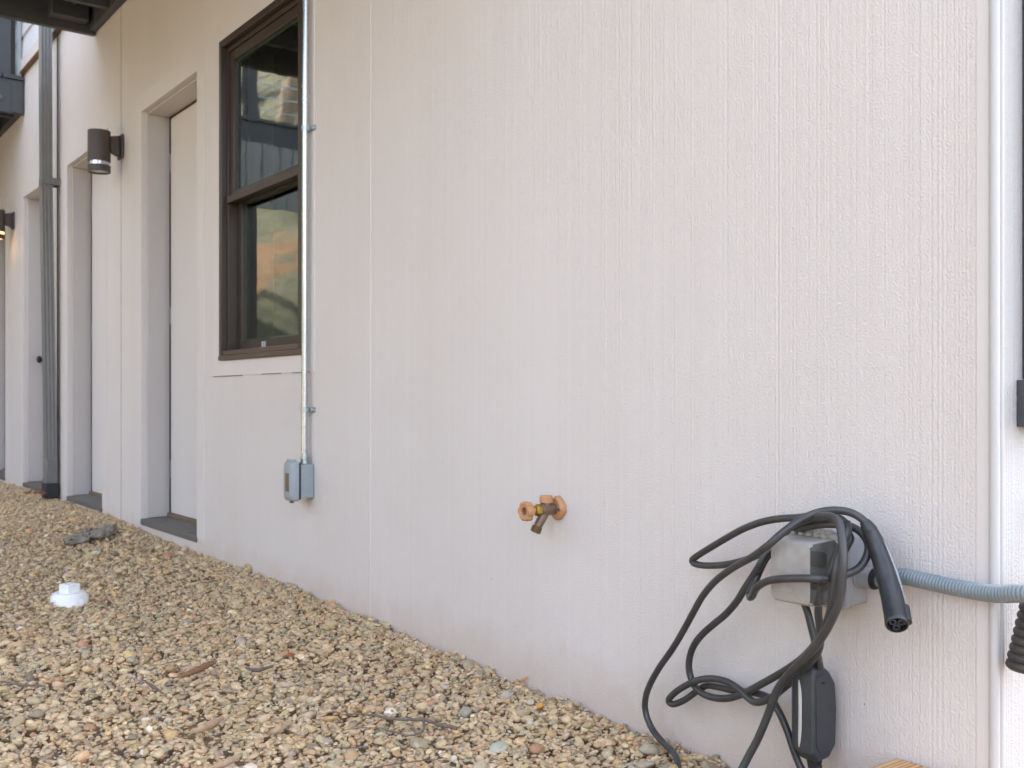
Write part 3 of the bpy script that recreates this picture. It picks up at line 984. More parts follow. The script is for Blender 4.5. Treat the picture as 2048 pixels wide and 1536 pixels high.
# ------------------------------------------------------------------ wall lamps
def wall_lamp(x, zt, label, lit):
    t = empty('wall_lamp', (x, 0, zt - .12), label, 'wall lamp', 'cylinder wall lamps beside the doors')
    ax = -0.119; r = 0.058
    b = MB().box(x - .045, x + .045, -0.014, -0.003, zt - .135, zt - .005)
    b.build('back_plate', M['bronze'], t, bevel=0.006)
    b = MB().prism([(x - .02, -.015, zt - .125), (x - .02, -.066, zt - .105), (x - .02, -.066, zt - .022), (x - .02, -.015, zt - .012)], (0.04, 0, 0))
    b.build('arm', M['bronze'], t, bevel=0.004)
    b = MB()
    b.sweep([(x, ax, zt - .165), (x, ax, zt - .001), (x, ax, zt)], [r, r, r - .004], 40)
    b.build('shade', M['bronze'], t)
    b = MB().sweep([(x, ax, zt - .185), (x, ax, zt - .166)], [r - .006, r - .006], 40)
    b.build('light_ring', M['lit'] if lit else M['chrome'], t)
    b = MB()
    seg = 40
    for (za, zb2, ra, rb) in ((zt - .186, zt - .222, r, r), (zt - .222, zt - .222, r, r - .008), (zt - .222, zt - .214, r - .008, r - .008), (zt - .186, zt - .186, r - .008, r)):
        vs = []
        for (zz, rr) in ((za, ra), (zb2, rb)):
            for k in range(seg):
                a = 2 * math.pi * k / seg
                vs.append((x + rr * math.cos(a), ax + rr * math.sin(a), zz))
        b.add(vs, [(k, (k + 1) % seg, seg + (k + 1) % seg, seg + k) for k in range(seg)])
    b.build('bottom_ring', M['bronze'], t)
    b = MB().cyl((x, ax, zt - .2145), (x, ax, zt - .187), r - .0085, seg=40)
    b.build('lens', M['lit'] if lit else M['lens'], t)
    b = MB().cyl((x + .01, -0.079, zt - .001), (x + .01, -0.079, zt + .018), 0.0022, seg=8)
    b.build('screw', M['bronze'], t)
    if lit:
        l = bpy.data.lights.new('lamp_glow', 'POINT'); l.energy = 0.03; l.color = (1, 0.68, 0.38); l.shadow_soft_size = 0.03
        lo = bpy.data.objects.new('lamp_glow', l); COL.objects.link(lo); lo.location = (x, ax, zt - .26)
        lo.parent = t; lo.matrix_parent_inverse = Matrix.Translation(-world_loc(t))
    return t


wall_lamp(-5.660, 2.052, 'unlit dark cylinder wall lamp between the two nearest doors', False)
wall_lamp(-8.465, 2.045, 'glowing dark cylinder wall lamp cut by the left photo edge', True)

# ------------------------------------------------------------------ downspout
t = empty('downspout', (-7.05, -0.06, 0), 'dark grey corrugated downspout running down the wall between doors', 'downspout')
def rect_section(cx, cy, hw, hd, z):
    """ribbed rectangular section, three ribs a side"""
    out = []
    def side(a, b_, n):
        for i in range(n * 4):
            u = i / (n * 4)
            rib = 0.0028 * (0.5 - 0.5 * math.cos(2 * math.pi * u * n))
            out.append((a, b_, u, rib))
    pts = []
    cs = [(-hw, -hd), (hw, -hd), (hw, hd), (-hw, hd)]
    for k in range(4):
        a = Vector(cs[k]); b_ = Vector(cs[(k + 1) % 4]); d = (b_ - a); nrm = Vector((d.y, -d.x)).normalized()
        n = 3
        for i in range(n * 5):
            u = i / (n * 5)
            rib = 0.003 * (0.5 - 0.5 * math.cos(2 * math.pi * u * n))
            p = a + d * u - nrm * rib
            pts.append((cx + p.x, cy + p.y, z))
    return pts
b = MB(); rings = []
zs = [(0.11, -0.052), (0.5, -0.056), (1.0, -0.064), (1.5, -0.072), (1.9, -0.079), (2.4, -0.082), (3.2, -0.084), (5.5, -0.084)]
vs, fs = [], []
for z_, y_ in zs: vs += rect_section(-7.052, y_, 0.042, 0.032, z_)
n = len(vs) // len(zs)
for i in range(len(zs) - 1):
    for k in range(n):
        fs.append((i * n + k, i * n + (k + 1) % n, (i + 1) * n + (k + 1) % n, (i + 1) * n + k))
b.add(vs, fs).build('pipe', M['spout'], t, smooth=60)
b = MB()
y_ = -0.078
b.box(-7.098, -7.006, y_ - .036, y_ - .034, 2.0, 2.045); b.box(-7.0075, -7.004, y_ - .034, -0.004, 2.0, 2.045); b.box(-7.1, -7.0965, y_ - .034, -0.004, 2.0, 2.045)
b.build('thin_strip', M['spout'], t, bevel=0.0015)  # strap bracket holding the pipe to the wall
b = MB(); b.sweep([(-7.052, -0.052, 0.185), (-7.052, -0.052, 0.195)], [0.0, 0.0], 4)
b = MB().prism([(-7.097, -0.088, 0.05), (-7.007, -0.088, 0.05), (-7.007, -0.017, 0.05), (-7.097, -0.017, 0.05)], (0, 0, 0.17))
b.build('sleeve', M['spout'], t, bevel=0.006)
b = MB()
b.prism([(-7.103, -0.096, -0.03), (-7.001, -0.096, -0.03), (-7.001, -0.012, -0.03), (-7.103, -0.012, -0.03)], (0, 0, 0.10))
b.build('boot', M['rubber'], t, bevel=0.006)
for i, (dx, dy) in enumerate(((0.05, -0.12), (0.02, -0.15), (0.09, -0.11), (0.0, -0.19))):
    b = MB(); x_, y_ = -7.05 + dx, dy; a = random.uniform(0, 3)
    p = [Vector((math.cos(a + k) * .020 * s_, math.sin(a + k) * .020 * s_, .012 * math.sin(3 * k + i))) + Vector((x_, y_, 0.012)) for k, s_ in ((0, 1.3), (.8, .7), (1.6, .6), (2.4, .8), (3.14, 1.3), (3.9, .7), (4.7, .6), (5.5, .8))]
    b.prism(p, (0, 0, 0.0012))
    tag(b.build('dead_leaf', M['leaf'], None, smooth=None), 'small rusty dead leaf lying at the foot of the corrugated downspout', 'leaf', 'dead leaves under the downspout')

# ------------------------------------------------------------------ steel conduit and its outlet box beside the window
t = empty('electrical_conduit', (-3.36, 0, 0.26), 'thin shiny steel conduit beside the window running down to a grey covered outlet', 'conduit')
top = Vector((-3.335, -0.024, 3.0)); bot = Vector((-3.351, -0.024, 0.402))
def along(z): return bot + (top - bot) * ((z - bot.z) / (top.z - bot.z))
MB().sweep([along(0.40), along(2.9)], 0.0117, 24).build('pipe', M['galv'], t)
for zz in (0.578, 1.588):
    p = along(zz); b = MB()
    n_ = 20; vs = []
    for zq in (-.009, .009):
        for k in range(n_ + 1):
            a = math.pi * k / n_
            vs.append((p.x + math.cos(a) * .0137, p.y - math.sin(a) * .0137, zz + zq))
    b.add(vs, [(k, k + 1, n_ + 2 + k, n_ + 1 + k) for k in range(n_)])
    b.box(p.x + .0125, p.x + .0155, -0.024, -0.001, zz - .009, zz + .009)
    b.box(p.x + .0125, p.x + .040, -0.004, -0.001, zz - .009, zz + .009)
    b.box(p.x - .0145, p.x - .0125, -0.024, -0.001, zz - .009, zz + .009)
    s_ = b.build('strap', M['galvd'], t)
    b = MB().sweep([(p.x + .028, -0.004, zz), (p.x + .028, -0.012, zz), (p.x + .028, -0.0135, zz)], [.0075, .0075, .004], 6)
    b.build('screw', M['galvd'], s_)
b = MB()
p = along(0.41)
b.sweep([(p.x, p.y, .384), (p.x, p.y, .392), (p.x, p.y, .3921), (p.x, p.y, .399), (p.x, p.y, .3991), (p.x, p.y, .412), (p.x, p.y, .4121), (p.x, p.y, .418)], [.017, .017, .014, .014, .017, .017, .014, .014], 8)
b.cyl((p.x + .015, p.y, .404), (p.x + .021, p.y, .404), .004, seg=8)
b.build('connector', M['galvd'], t)
XB = -3.320
MB().box(XB - .078, XB, -0.053, -0.002, .262, .383).build('box', M['greybox'], t, bevel=0.003)
b = MB()
b.box(XB - .080, XB + .001, -0.060, -0.0535, .258, .388)
zz = .262
while zz < .385:
    b.box(XB + .001, XB + .0035, -0.061, -0.0535, zz, zz + .004); zz += .0085
b.build('gasket', M['rubber'], t)
def rounded_rect(xa, xb, za, zb, r, y, n=5):
    o = []
    for cx, cz, a0 in ((xb - r, zb - r, 0), (xa + r, zb - r, 90), (xa + r, za + r, 180), (xb - r, za + r, 270)):
        for k in range(n + 1):
            a = R(a0 + 90 * k / n); o.append((cx + r * math.cos(a), y, cz + r * math.sin(a)))
    return o
def loft(mb, rings, cap0=True, cap1=True):
    n = len(rings[0]); vs = [p for r_ in rings for p in r_]; fs = []
    for i in range(len(rings) - 1):
        for k in range(n): fs.append((i * n + k, i * n + (k + 1) % n, (i + 1) * n + (k + 1) % n, (i + 1) * n + k))
    if cap0: fs.append(tuple(range(n)))
    if cap1: fs.append(tuple(range((len(rings) - 1) * n, len(rings) * n)))
    return mb.add(vs, fs)
b = MB()
loft(b, [rounded_rect(XB - .082, XB + .003, .252, .394, .014, -.0605), rounded_rect(XB - .082, XB + .003, .252, .394, .014, -.074), rounded_rect(XB - .079, XB, .255, .391, .014, -.081), rounded_rect(XB - .070, XB - .010, .266, .380, .012, -.086)])
cov = b.build('cover', M['greybox'], t, smooth=40)
b = MB().box(XB - .055, XB - .026, -0.0875, -0.0855, .286, .352)
b.build('window_slot', M['rust'], cov, bevel=0.001)
b = MB().box(XB - .045, XB - .032, -0.075, -0.064, .2445, .253)
b.build('latch', M['rust'], cov)
b = MB().cyl((XB - .07, -0.070, .395), (XB - .012, -0.070, .395), .006, seg=10)
b.build('hinge', M['greybox'], cov)

# ------------------------------------------------------------------ garden faucet
fx, fz = -1.948, 0.344
t = empty('garden_faucet', (fx, 0, fz), 'frost proof garden faucet with terracotta orange wheel handle on the white wall', 'faucet')
b = MB(); pr = []
for k in range(24):
    a = 2 * math.pi * k / 24
    rr = .0285 + .0016 * math.cos(4 * a)
    pr.append((fx + rr * math.cos(a), fz + .001 + rr * math.sin(a)))
loft(b, [[(x_, -.001, z_) for x_, z_ in pr], [(x_, -.009, z_) for x_, z_ in pr], [(fx + (x_ - fx) * .8, -.016, fz + (z_ - fz) * .8) for x_, z_ in pr]])
fl = b.build('flange', M['orange'], t, bevel=0.001)
b = MB(); b.sweep([(fx + .0195, -.008, fz - .001), (fx + .0195, -.0175, fz - .001), (fx + .0195, -.0185, fz - .001)], [.0045, .0045, .003], 12)
b.build('screw', M['bolt'], fl)
b = MB(); b.sweep([(fx - .0195, -.008, fz - .001), (fx - .0195, -.0175, fz - .001), (fx - .0195, -.0185, fz - .001)], [.0045, .0045, .003], 12)
b.build('screw', M['bolt'], fl)
b = MB(); b.sweep([(fx, -.012, fz), (fx, -.022, fz), (fx, -.03, fz), (fx, -.056, fz), (fx, -.064, fz)], [.0135, .0135, .0155, .0155, .0135], 24)
b.sweep([(fx, -.042, fz + .006), (fx, -.042, fz + .0175)], .0135, 20)
sp = spline([(fx, -.046, fz - .004), (fx, -.056, fz - .022), (fx, -.066, fz - .036), (fx, -.071, fz - .044)], 5)
b.sweep(sp, [.0125 - .0022 * i / (len(sp) - 1) for i in range(len(sp))], 16)
b.build('body', M['castbrass'], t)
b = MB(); a = Vector((fx, -.0695, fz - .0415)); e = Vector((fx, -.0765, fz - .0535)); d = e - a
prof = []
for k in range(9): prof.append(.0135 if k % 2 else .0125)
b.sweep([a + d * k / 8 for k in range(9)], prof, 20)
b.build('spout_thread', M['oldbrass'], t)
b = MB(); b.sweep([(fx, -.063, fz), (fx, -.0640, fz), (fx, -.074, fz), (fx, -.078, fz)], [.0145, .0150, .0150, .012], 6)
b.build('packing_nut', M['brass'], t, bevel=0.001)
MB().cyl((fx, -.076, fz), (fx, -.097, fz), .0070, .0070, 16).build('stem', M['orange'], t)
b = MB(); rings = []
def lobes(rad, y):
    o = []
    for k in range(72):
        a = 2 * math.pi * k / 72
        rr = rad * (1 + .07 * (1 if math.cos(6 * a) > -0.2 else -0.9))
        o.append((fx + rr * math.cos(a), y, fz - .001 + rr * math.sin(a)))
    return o
loft(b, [lobes(.015, -.092), lobes(.0225, -.096), lobes(.0230, -.110), lobes(.0205, -.1135), lobes(.0125, -.1130), lobes(.0100, -.1115), lobes(.0095, -.1000)], True, True)
hd = b.build('wheel_handle', M['orange'], t, smooth=30)
MB().cyl((fx, -.1005, fz - .001), (fx, -.1055, fz - .001), .0085, seg=14).build('handle_screw', M['castbrass'], hd)
b = MB(); b.sweep([(fx, -.042, fz + .0165), (fx, -.042, fz + .0175), (fx, -.042, fz + .0325), (fx, -.042, fz + .0345)], [.0155, .0163, .0163, .0145], 28)
b.build('vacuum_breaker', M['orange'], t)

# ------------------------------------------------------------------ outlet box with the cloudy bubble cover, and its flexible conduit
t = empty('outlet_box', (-1.12, 0, 0.25), 'grey outlet box with cloudy clear bubble cover and ribbed conduit leaving it', 'outlet box')
xr = -1.071; xl = -1.181
MB().box(xl, xr, -.0575, -.002, .249, .374).build('box', M['pvcgrey'], t, bevel=0.004)
MB().box(xl - .001, xr + .0008, -.0605, -.0575, .247, .376).build('gasket', M['black'], t)
b = MB()
loft(b, [rounded_rect(xl - .004, xr + .003, .243, .380, .010, -.061), rounded_rect(xl - .004, xr + .003, .243, .380, .010, -.071), rounded_rect(xl, xr - .001, .247, .376, .010, -.073)])
b.build('base_plate', M['pvcgrey'], t)
b = MB()
for dz in (.012, -.030):
    loft(b, [rounded_rect(-1.143, -1.107, .302 + dz, .330 + dz, .008, -.0735), rounded_rect(-1.143, -1.107, .302 + dz, .330 + dz, .008, -.079)])
b.build('receptacle', M['black'], t)
b = MB()
rings = [rounded_rect(xl - .002, xr + .001, .246, .378, .012, -.0735), rounded_rect(xl - .002, xr + .001, .246, .378, .012, -.084),
         rounded_rect(xl + .004, xr - .007, .252, .371, .012, -.086), rounded_rect(xl + .005, xr - .010, .254, .369, .011, -.125),
         rounded_rect(xl + .006, xr - .013, .256, .367, .011, -.143), rounded_rect(xl + .009, xr - .017, .260, .363, .010, -.149),
         rounded_rect(xl + .022, xr - .032, .275, .348, .009, -.1525)]
loft(b, rings, False, True)
cov = b.build('cover', M['frost'], t, smooth=30)
cov.data.materials.append(M['clear'])
for pl in cov.data.polygons:
    if pl.normal.x > 0.6 and pl.center.y < -.087: pl.material_index = 1
sm = cov.modifiers.new('thick', 'SOLIDIFY'); sm.thickness = 0.0022; sm.offset = -1
b = MB()
for k in range(5):
    xa = xl + .012 + k * .0165
    b.cyl((xa, -.080, .3805), (xa + .010, -.080, .3805), .0048, seg=12)
    b.box(xa + .001, xa + .008, -.098, -.080, .3715, .3765)
b.build('hinge', M['frost'], cov)
b = MB().box(xl + .030, xl + .058, -.1535, -.1515, .276, .294)
b.build('embossed_plate', M['frost'], cov, bevel=0.0008)
c0 = Vector((xr, -.030, .300))
b = MB(); b.sweep([c0, c0 + Vector((.004, 0, 0)), c0 + Vector((.0045, 0, 0)), c0 + Vector((.030, 0, 0))], [.0215, .0215, .019, .019], 28)
b.build('connector', M['pvcgrey'], t)
b = MB(); b.sweep([c0 + Vector((.030, 0, 0)), c0 + Vector((.033, 0, 0))], [.0192, .0192], 28)
b.sweep([c0 + Vector((.033, 0, 0)), c0 + Vector((.040, 0, 0))], [.0165, .0165], 28)
b.build('seal_ring', M['rubber'], t)
fp = [c0 + Vector((.036, 0, 0)), at(1800, 1153, .031), at(1850, 1162, .033), at(1910, 1175, .036), at(1960, 1184, .040), at(2000, 1188, .045), at(2048, 1187, .05),
      Vector((-.745, -.040, .318)), Vector((-.700, .01, .322)), Vector((-.690, .10, .322)), Vector((-.715, .22, .318)), Vector((-.76, .32, .312)), Vector((-.845, .36, .31))]
path = spline(fp, 30)
# resample evenly, a groove every 5 mm
def resample(P, step):
    d = [0]
    for i in range(1, len(P)): d.append(d[-1] + (P[i] - P[i - 1]).length)
    n = int(d[-1] / step); out = []; j = 0
    for k in range(n + 1):
        s_ = k * step
        while j < len(d) - 2 and d[j + 1] < s_: j += 1
        u = (s_ - d[j]) / max(1e-9, d[j + 1] - d[j]); out.append(P[j].lerp(P[j + 1], min(1, u)))
    return out
path = resample(path, 0.0012)
rad = [.0145 - .0016 * (1 if (i % 5) == 0 else (0.35 if (i % 5) in (1, 4) else 0)) for i in range(len(path))]
MB().sweep(path, rad, 24).build('flexible_conduit', M['flex'], t, smooth=60)

# ------------------------------------------------------------------ car charging cable
t = empty('charging_cable', (-1.15, -0.08, 0.0), 'black car charging cable looped over the cloudy outlet cover with its handle and control box', 'charging cable')
def cp(x, y, off): return at(1250 + x / 2.763, 980 + y / 2.763, off)
CR = 0.0068
A_ = [(1350, 215, .078), (1318, 168, .082), (1250, 126, .088), (1160, 112, .098), (1060, 126, .112), (960, 172, .138), (870, 237, .160), (790, 307, .172), (700, 372, .160), (600, 428, .14), (500, 503, .12), (430, 585, .105), (380, 672, .095), (320, 782, .085),
      (260, 882, .075), (190, 982, .065), (135, 1082, .055), (112, 1162, .050), (116, 1235, .048), (150, 1320, .05), (210, 1395, .06), (262, 1445, .075), (290, 1500, .095), (283, 1570, .12), (300, 1640, .15)]
B_ = [(1192, 420, .080), (1203, 360, .080), (1232, 300, .076), (1246, 268, .072), (1232, 235, .072), (1215, 180, .078), (1160, 148, .085), (1060, 140, .09), (960, 152, .090), (860, 158, .088), (760, 176, .085), (660, 212, .080), (560, 266, .074), (450, 332, .066), (388, 372, .060), (372, 390, .058),
      (388, 408, .058), (450, 418, .060), (550, 413, .063), (640, 394, .066), (720, 366, .066), (800, 325, .062), (870, 290, .055)]
C_ = [(900, 300, .06), (840, 318, .066), (785, 350, .076), (745, 415, .085), (705, 480, .088), (662, 545, .088), (618, 615, .085), (558, 685, .080), (490, 742, .075), (430, 795, .070), (385, 852, .064), (360, 915, .058), (353, 980, .054), (365, 1040, .052), (388, 1088, .052), (432, 1128, .052),
      (500, 1150, .054), (580, 1150, .056), (660, 1122, .060), (740, 1080, .066), (830, 1030, .076), (905, 985, .086), (980, 930, .098), (1040, 868, .110), (1088, 798, .120), (1120, 720, .128), (1140, 640, .135), (1152, 540, .140), (1166, 440, .138), (1188, 340, .124), (1215, 270, .105), (1232, 220, .09), (1225, 180, .082)]
D_ = [(850, 260, .07), (900, 222, .082), (950, 190, .095), (1010, 163, .108), (1080, 146, .118), (1145, 150, .128), (1185, 190, .136), (1202, 290, .146), (1206, 400, .152), (1200, 480, .154), (1194, 560, .153), (1176, 640, .150), (1140, 722, .146), (1098, 800, .140), (1040, 880, .132), (960, 962, .122), (892, 1032, .116), (845, 1100, .112),
      (812, 1182, .110), (775, 1280, .112), (732, 1380, .118), (688, 1462, .125), (645, 1545, .135), (610, 1610, .15)]
E_ = [(1188, 300, .112), (1160, 380, .118), (1128, 470, .124), (1092, 530, .122), (1074, 600, .118), (1068, 680, .114), (1076, 760, .110), (1080, 840, .104), (1060, 905, .098), (1000, 985, .092), (930, 1050, .086), (880, 1092, .082), (820, 1140, .078), (765, 1168, .074), (715, 1172, .070), (672, 1142, .066), (630, 1100, .062), (560, 1058, .058), (470, 1042, .058),
      (390, 1056, .062), (310, 1096, .060), (255, 1140, .056), (242, 1168, .052), (268, 1184, .050), (330, 1160, .046), (390, 1118, .042), (450, 1082, .040), (520, 1090, .042), (600, 1108, .044), (680, 1116, .046), (760, 1132, .050), (815, 1165, .056), (845, 1215, .062), (872, 1270, .064), (902, 1345, .066), (932, 1435, .066), (965, 1520, .064), (1010, 1590, .062), (1050, 1610, .060), (1068, 1570, .060), (1068, 1520, .06)]
G_ = [(860, 310, .055), (790, 365, .062), (752, 430, .072), (722, 500, .090), (694, 560, .112), (690, 592, .122), (704, 585, .134), (728, 540, .152), (785, 505, .166), (860, 492, .172), (960, 488, .172), (1060, 490, .164), (1130, 488, .140), (1180, 480, .120), (1235, 462, .100), (1292, 432, .086), (1334, 372, .074), (1345, 310, .068), (1322, 255, .066), (1272, 212, .068), (1215, 196, .074), (1150, 190, .088), (1080, 192, .094), (1000, 206, .092), (930, 230, .080)]
b = MB()
for line, rr in ((A_, .0070), (B_, .0070), (C_, .0072), (D_, .0074), (E_, .0070), (G_, .0070)):
    P = spline([cp(*q) for q in line], 10)
    b.sweep(P, rr, 14)
b.build('cable', M['cable'], t, smooth=60)
P = spline([cp(985, 610, .075), cp(1010, 680, .080), cp(1030, 760, .082), cp(1052, 850, .084), cp(1066, 920, .086), cp(1078, 985, .080)], 8)
MB().sweep(P, .0085, 14, flat=.7).build('plug_lead', M['cable'], t, smooth=60)
# handle: tapered curved grip that ends in an open three-pin nose
hp = spline([cp(1322, 172, .084), cp(1345, 210, .080), cp(1372, 268, .075), cp(1402, 340, .073), cp(1436, 440, .075), cp(1466, 550, .086), cp(1488, 650, .104), cp(1502, 738, .126)], 8)
hr = np.interp(np.linspace(0, 7, len(hp)), [0, 1, 2, 3, 4, 5, 6, 7], [.0085, .0125, .0148, .0160, .0172, .0182, .0188, .0188])
b = MB(); b.sweep(hp, list(hr), 28, caps=False)
# nose: rim, cavity
ax = (hp[-1] - hp[-2]).normalized()
e0 = hp[-1]
turned(b, e0, ax, [(-.0005, .0189), (.003, .0184), (.0042, .0170), (.0040, .0158), (-.012, .0150)], 28)
hdl = b.build('handle', M['handle'], t, smooth=50)
b = MB(); b.cyl(e0 - ax * .0125, e0 - ax * .0115, .0152, seg=24)
b.build('socket', M['black'], hdl)
u = ax.cross(Vector((0, 0, 1))).normalized(); v_ = ax.cross(u)
for k in range(3):
    a = R(90 + 120 * k); c = e0 + (u * math.cos(a) + v_ * math.sin(a)) * .0078
    b = MB(); turned(b, c, ax, [(-.011, .0062), (.0015, .0062), (.0022, .0056), (.0020, .0040), (-.005, .0036)], 16)
    b.cyl(c - ax * .0045, c - ax * .004, .0035, seg=12)
    b.build('pin', M['ctrl'], hdl)
# grey inlay down the inner edge, seam rings near the strain relief
side = []
for i in range(len(hp)):
    tg = (hp[min(i + 1, len(hp) - 1)] - hp[max(i - 1, 0)]).normalized()
    s_ = Vector((1, 0.30, 0)); s_ = (s_ - tg * s_.dot(tg)).normalized(); side.append(hp[i] + s_ * (hr[i] - .0022))
q0, q1 = int(len(hp) * .32), int(len(hp) * .86)
n_ = q1 - q0
MB().sweep(side[q0:q1], [.0045 * math.sin(math.pi * (i + .6) / (n_ + .2)) ** .4 for i in range(n_)], 12).build('inlay', M['handlegrey'], hdl)
MB().sweep(side[q1 - 1:len(hp)], [.006, .0075] + [.0075] * (len(hp) - q1 - 1), 12).build('latch', M['handle'], hdl)
for i in (9, 17):
    MB().sweep([hp[i], hp[i] + (hp[i + 1] - hp[i]).normalized() * .0012], [hr[i] + .0008] * 2, 28).build('seam_ring', M['handle'], hdl)
# control box hanging edge-on to the wall
xa, xb = -1.1686, -1.1217
poly = [(.0955, .118), (.090, .133), (.070, .138), (.045, .122), (.027, .098), (.022, .05), (.025, -.018), (.045, -.038), (.080, -.040), (.0945, -.022)]
b = MB(); rings = []
for x_, sc in ((xa, .90), (xa + .008, .985), (xa + .02, 1.0), (xb - .004, 1.0), (xb, .93)):
    co, cz = .060, .050
    rings.append([(x_, -(co + (o_ - co) * sc), cz + (z_ - cz) * sc) for o_, z_ in poly])
loft(b, rings)
cb = b.build('control_box', M['ctrl'], t, bevel=0.003, smooth=30)
b = MB(); ins = [(x_ , z_) for x_, z_ in poly]
b.prism([(xb, -(.060 + (o_ - .060) * .74), .050 + (z_ - .050) * .80) for o_, z_ in poly], (.0012, 0, 0))
b.build('face_panel', M['ctrl'], cb, bevel=0.0008)
b = MB(); b.sweep([(xb + .001, -.070, .104), (xb + .0016, -.062, .102)], .0018, 8)
b.build('status_light', M['black'], cb)
b = MB()
P = [(xa + .016 + .004 * math.sin(k / 10 * 3.1), -.0965 + .0012 * abs(k - 5) / 5 * 1.5, -.015 + k * .0125) for k in range(11)]
b.sweep(P, [.0012, .003, .0036, .0038, .0038, .0038, .0038, .0038, .0036, .003, .0012], 8, flat=.35)
b.build('stripe', M['ctrlstripe'], cb)
MB().sweep([(xa + .024, -.060, -.036), (xa + .024, -.060, -.048), (xa + .024, -.060, -.07)], [.016, .013, .009], 16).build('strain_relief', M['rubber'], cb)
MB().sweep([(xa + .024, -.074, .150), (xa + .024, -.072, .138), (xa + .024, -.068, .128)], [.009, .012, .014], 16).build('strain_relief', M['rubber'], cb)

# ------------------------------------------------------------------ round the corner: dark cover strip and coiled lead
t = empty('cable_cover', (XC, .13, .6), 'dark grey metal cover strip on the side wall at the right photo edge', 'cover strip')
MB().box(XC + .001, XC + .040, .088, .19, .652, 2.95).build('cover', M['darkpost'], t, bevel=0.003)
b = MB().box(XC + .0005, XC + .052, .070, .205, .572, .650)
b.box(XC + .0525, XC + .054, .072, .203, .596, .598); b.box(XC + .0525, XC + .054, .072, .203, .618, .620)
b.build('end_collar', M['darkpost'], t, bevel=0.006)
t = empty('coiled_cable', (XC + .06, .05, .2), 'black coiled spiral lead hanging on the side wall at the right photo edge', 'cable')
P = []
a0 = at(2078, 1195, -.022); a1 = at(2060, 1335, -.022)
axis = (a1 - a0).normalized(); u = axis.cross(Vector((0, 1, 0))).normalized(); v_ = axis.cross(u)
turns = 8.5; n_ = int(turns * 24)
for i in range(n_):
    f_ = i / (n_ - 1); a = 2 * math.pi * turns * f_
    rr = .017 + .011 * f_
    P.append(a0.lerp(a1, f_) + (u * math.cos(a) + v_ * math.sin(a)) * rr)
b = MB(); b.sweep(P, .0086, 12)
b.build('coil', M['coil'], t, smooth=60)
b = MB().sweep(spline([P[0], a0 + Vector((.01, .03, .05)), a0 + Vector((0, .10, .12)), Vector((XC - .002, .16, .47))], 8), .0075, 12)
b.build('lead', M['coil'], t, smooth=60)

# ------------------------------------------------------------------ cleanout cap, timber
c = on_ground(139, 1196, -0.070)
c.z -= 0.026
t = empty('cleanout_cap', (c.x, c.y, c.z), 'white plastic drain cleanout cap with square knob half buried in gravel', 'drain cap')
r = .061
b = MB(); b.sweep([(c.x, c.y, c.z - .05), (c.x, c.y, c.z + .034), (c.x, c.y, c.z + .038)], [r, r, r - .003], 40)
for k in range(4):
    a = 2 * math.pi * (k + .3) / 4
    p = Vector((c.x + math.cos(a) * r, c.y + math.sin(a) * r, c.z))
    b.box(p.x - .004, p.x + .004, p.y - .004, p.y + .004, c.z - .03, c.z + .030)
b.build('hub', M['pvcwhite'], t, smooth=40)
b = MB(); b.sweep([(c.x, c.y, c.z + .0382), (c.x, c.y, c.z + .045), (c.x, c.y, c.z + .047)], [r - .006, r - .008, r - .012], 40)
b.build('plug', M['pvcwhite'], t)
h = .0245; ang = R(24)
poly = []
for k in range(4):
    a = ang + k * math.pi / 2 + math.pi / 4
    poly.append((c.x + math.cos(a) * h * 1.414, c.y + math.sin(a) * h * 1.414, c.z + .046))
b = MB().prism(poly, (0, 0, .030))
b.build('square_knob', M['pvcwhite'], t, bevel=0.003)

tb = MB().box(-1.009, 0.9, -0.150, -0.008, -0.16, -0.012).build('timber', M['lumber'], None, bevel=0.003)
tag(tb, 'fresh yellow lumber lying against the wall foot at the bottom right', 'timber')

# ------------------------------------------------------------------ twigs, bark and litter on the gravel
def stick(name, pts, rads, mat, label, cat, group=None, zg=-0.07, lift=0.012, flat=1.0):
    P = [on_ground(x_, y_, zg) for x_, y_ in pts]
    P = [Vector((p.x, p.y, float(ground_z(p.x, p.y)) + 0.032 + lift * 0.9)) for p in P]
    P = spline(P, 8)
    P = [p + Vector((random.uniform(-1, 1), random.uniform(-1, 1), random.uniform(-1, 1))) * .0009 for p in P]
    rr = np.interp(np.linspace(0, 1, len(P)), np.linspace(0, 1, len(rads)), rads)
    o = MB().sweep(P, [float(q) * random.uniform(.82, 1.15) for q in rr], 8, flat=flat).build(name, mat, None, smooth=70)
    return tag(o, label, cat, group)


def s7(x, y): return (590 + x / 5.69, 1300 + y / 5.69)
stick('twig', [s7(*q) for q in ((520, 575), (700, 570), (900, 585), (1100, 620), (1300, 625), (1480, 635), (1640, 680), (1840, 715))], [.0012, .0022, .0030, .0034, .0040, .0044, .0048, .005], M['wood2'],
      'longest grey twig lying on the gravel, thicker at its right end', 'twig', 'twigs lying on the gravel')
stick('twig', [s7(*q) for q in ((1465, 640), (1455, 740), (1300, 785), (1150, 755), (1040, 730), (950, 710), (700, 715), (520, 738))], [.0028, .0026, .0024, .002, .0016, .0012, .001, .0008], M['wood2'],
      'thin curved twig just below the longest grey twig', 'twig', 'twigs lying on the gravel')
stick('twig', [s7(*q) for q in ((840, 1130), (900, 1105), (1000, 1085), (1200, 1055), (1400, 1035), (1580, 1028), (1730, 1035))], [.0022, .002, .0017, .0014, .0012, .001, .0008], M['wood2'],
      'very thin brown stem arched over pebbles nearest the bottom photo edge', 'twig', 'twigs lying on the gravel')
stick('twig', [s7(*q) for q in ((330, 888), (500, 905), (700, 905), (845, 890))], [.0008, .0013, .0018, .0022], M['wood2'],
      'short dark thin twig left of the arched stem and below the longest twig', 'twig', 'twigs lying on the gravel')
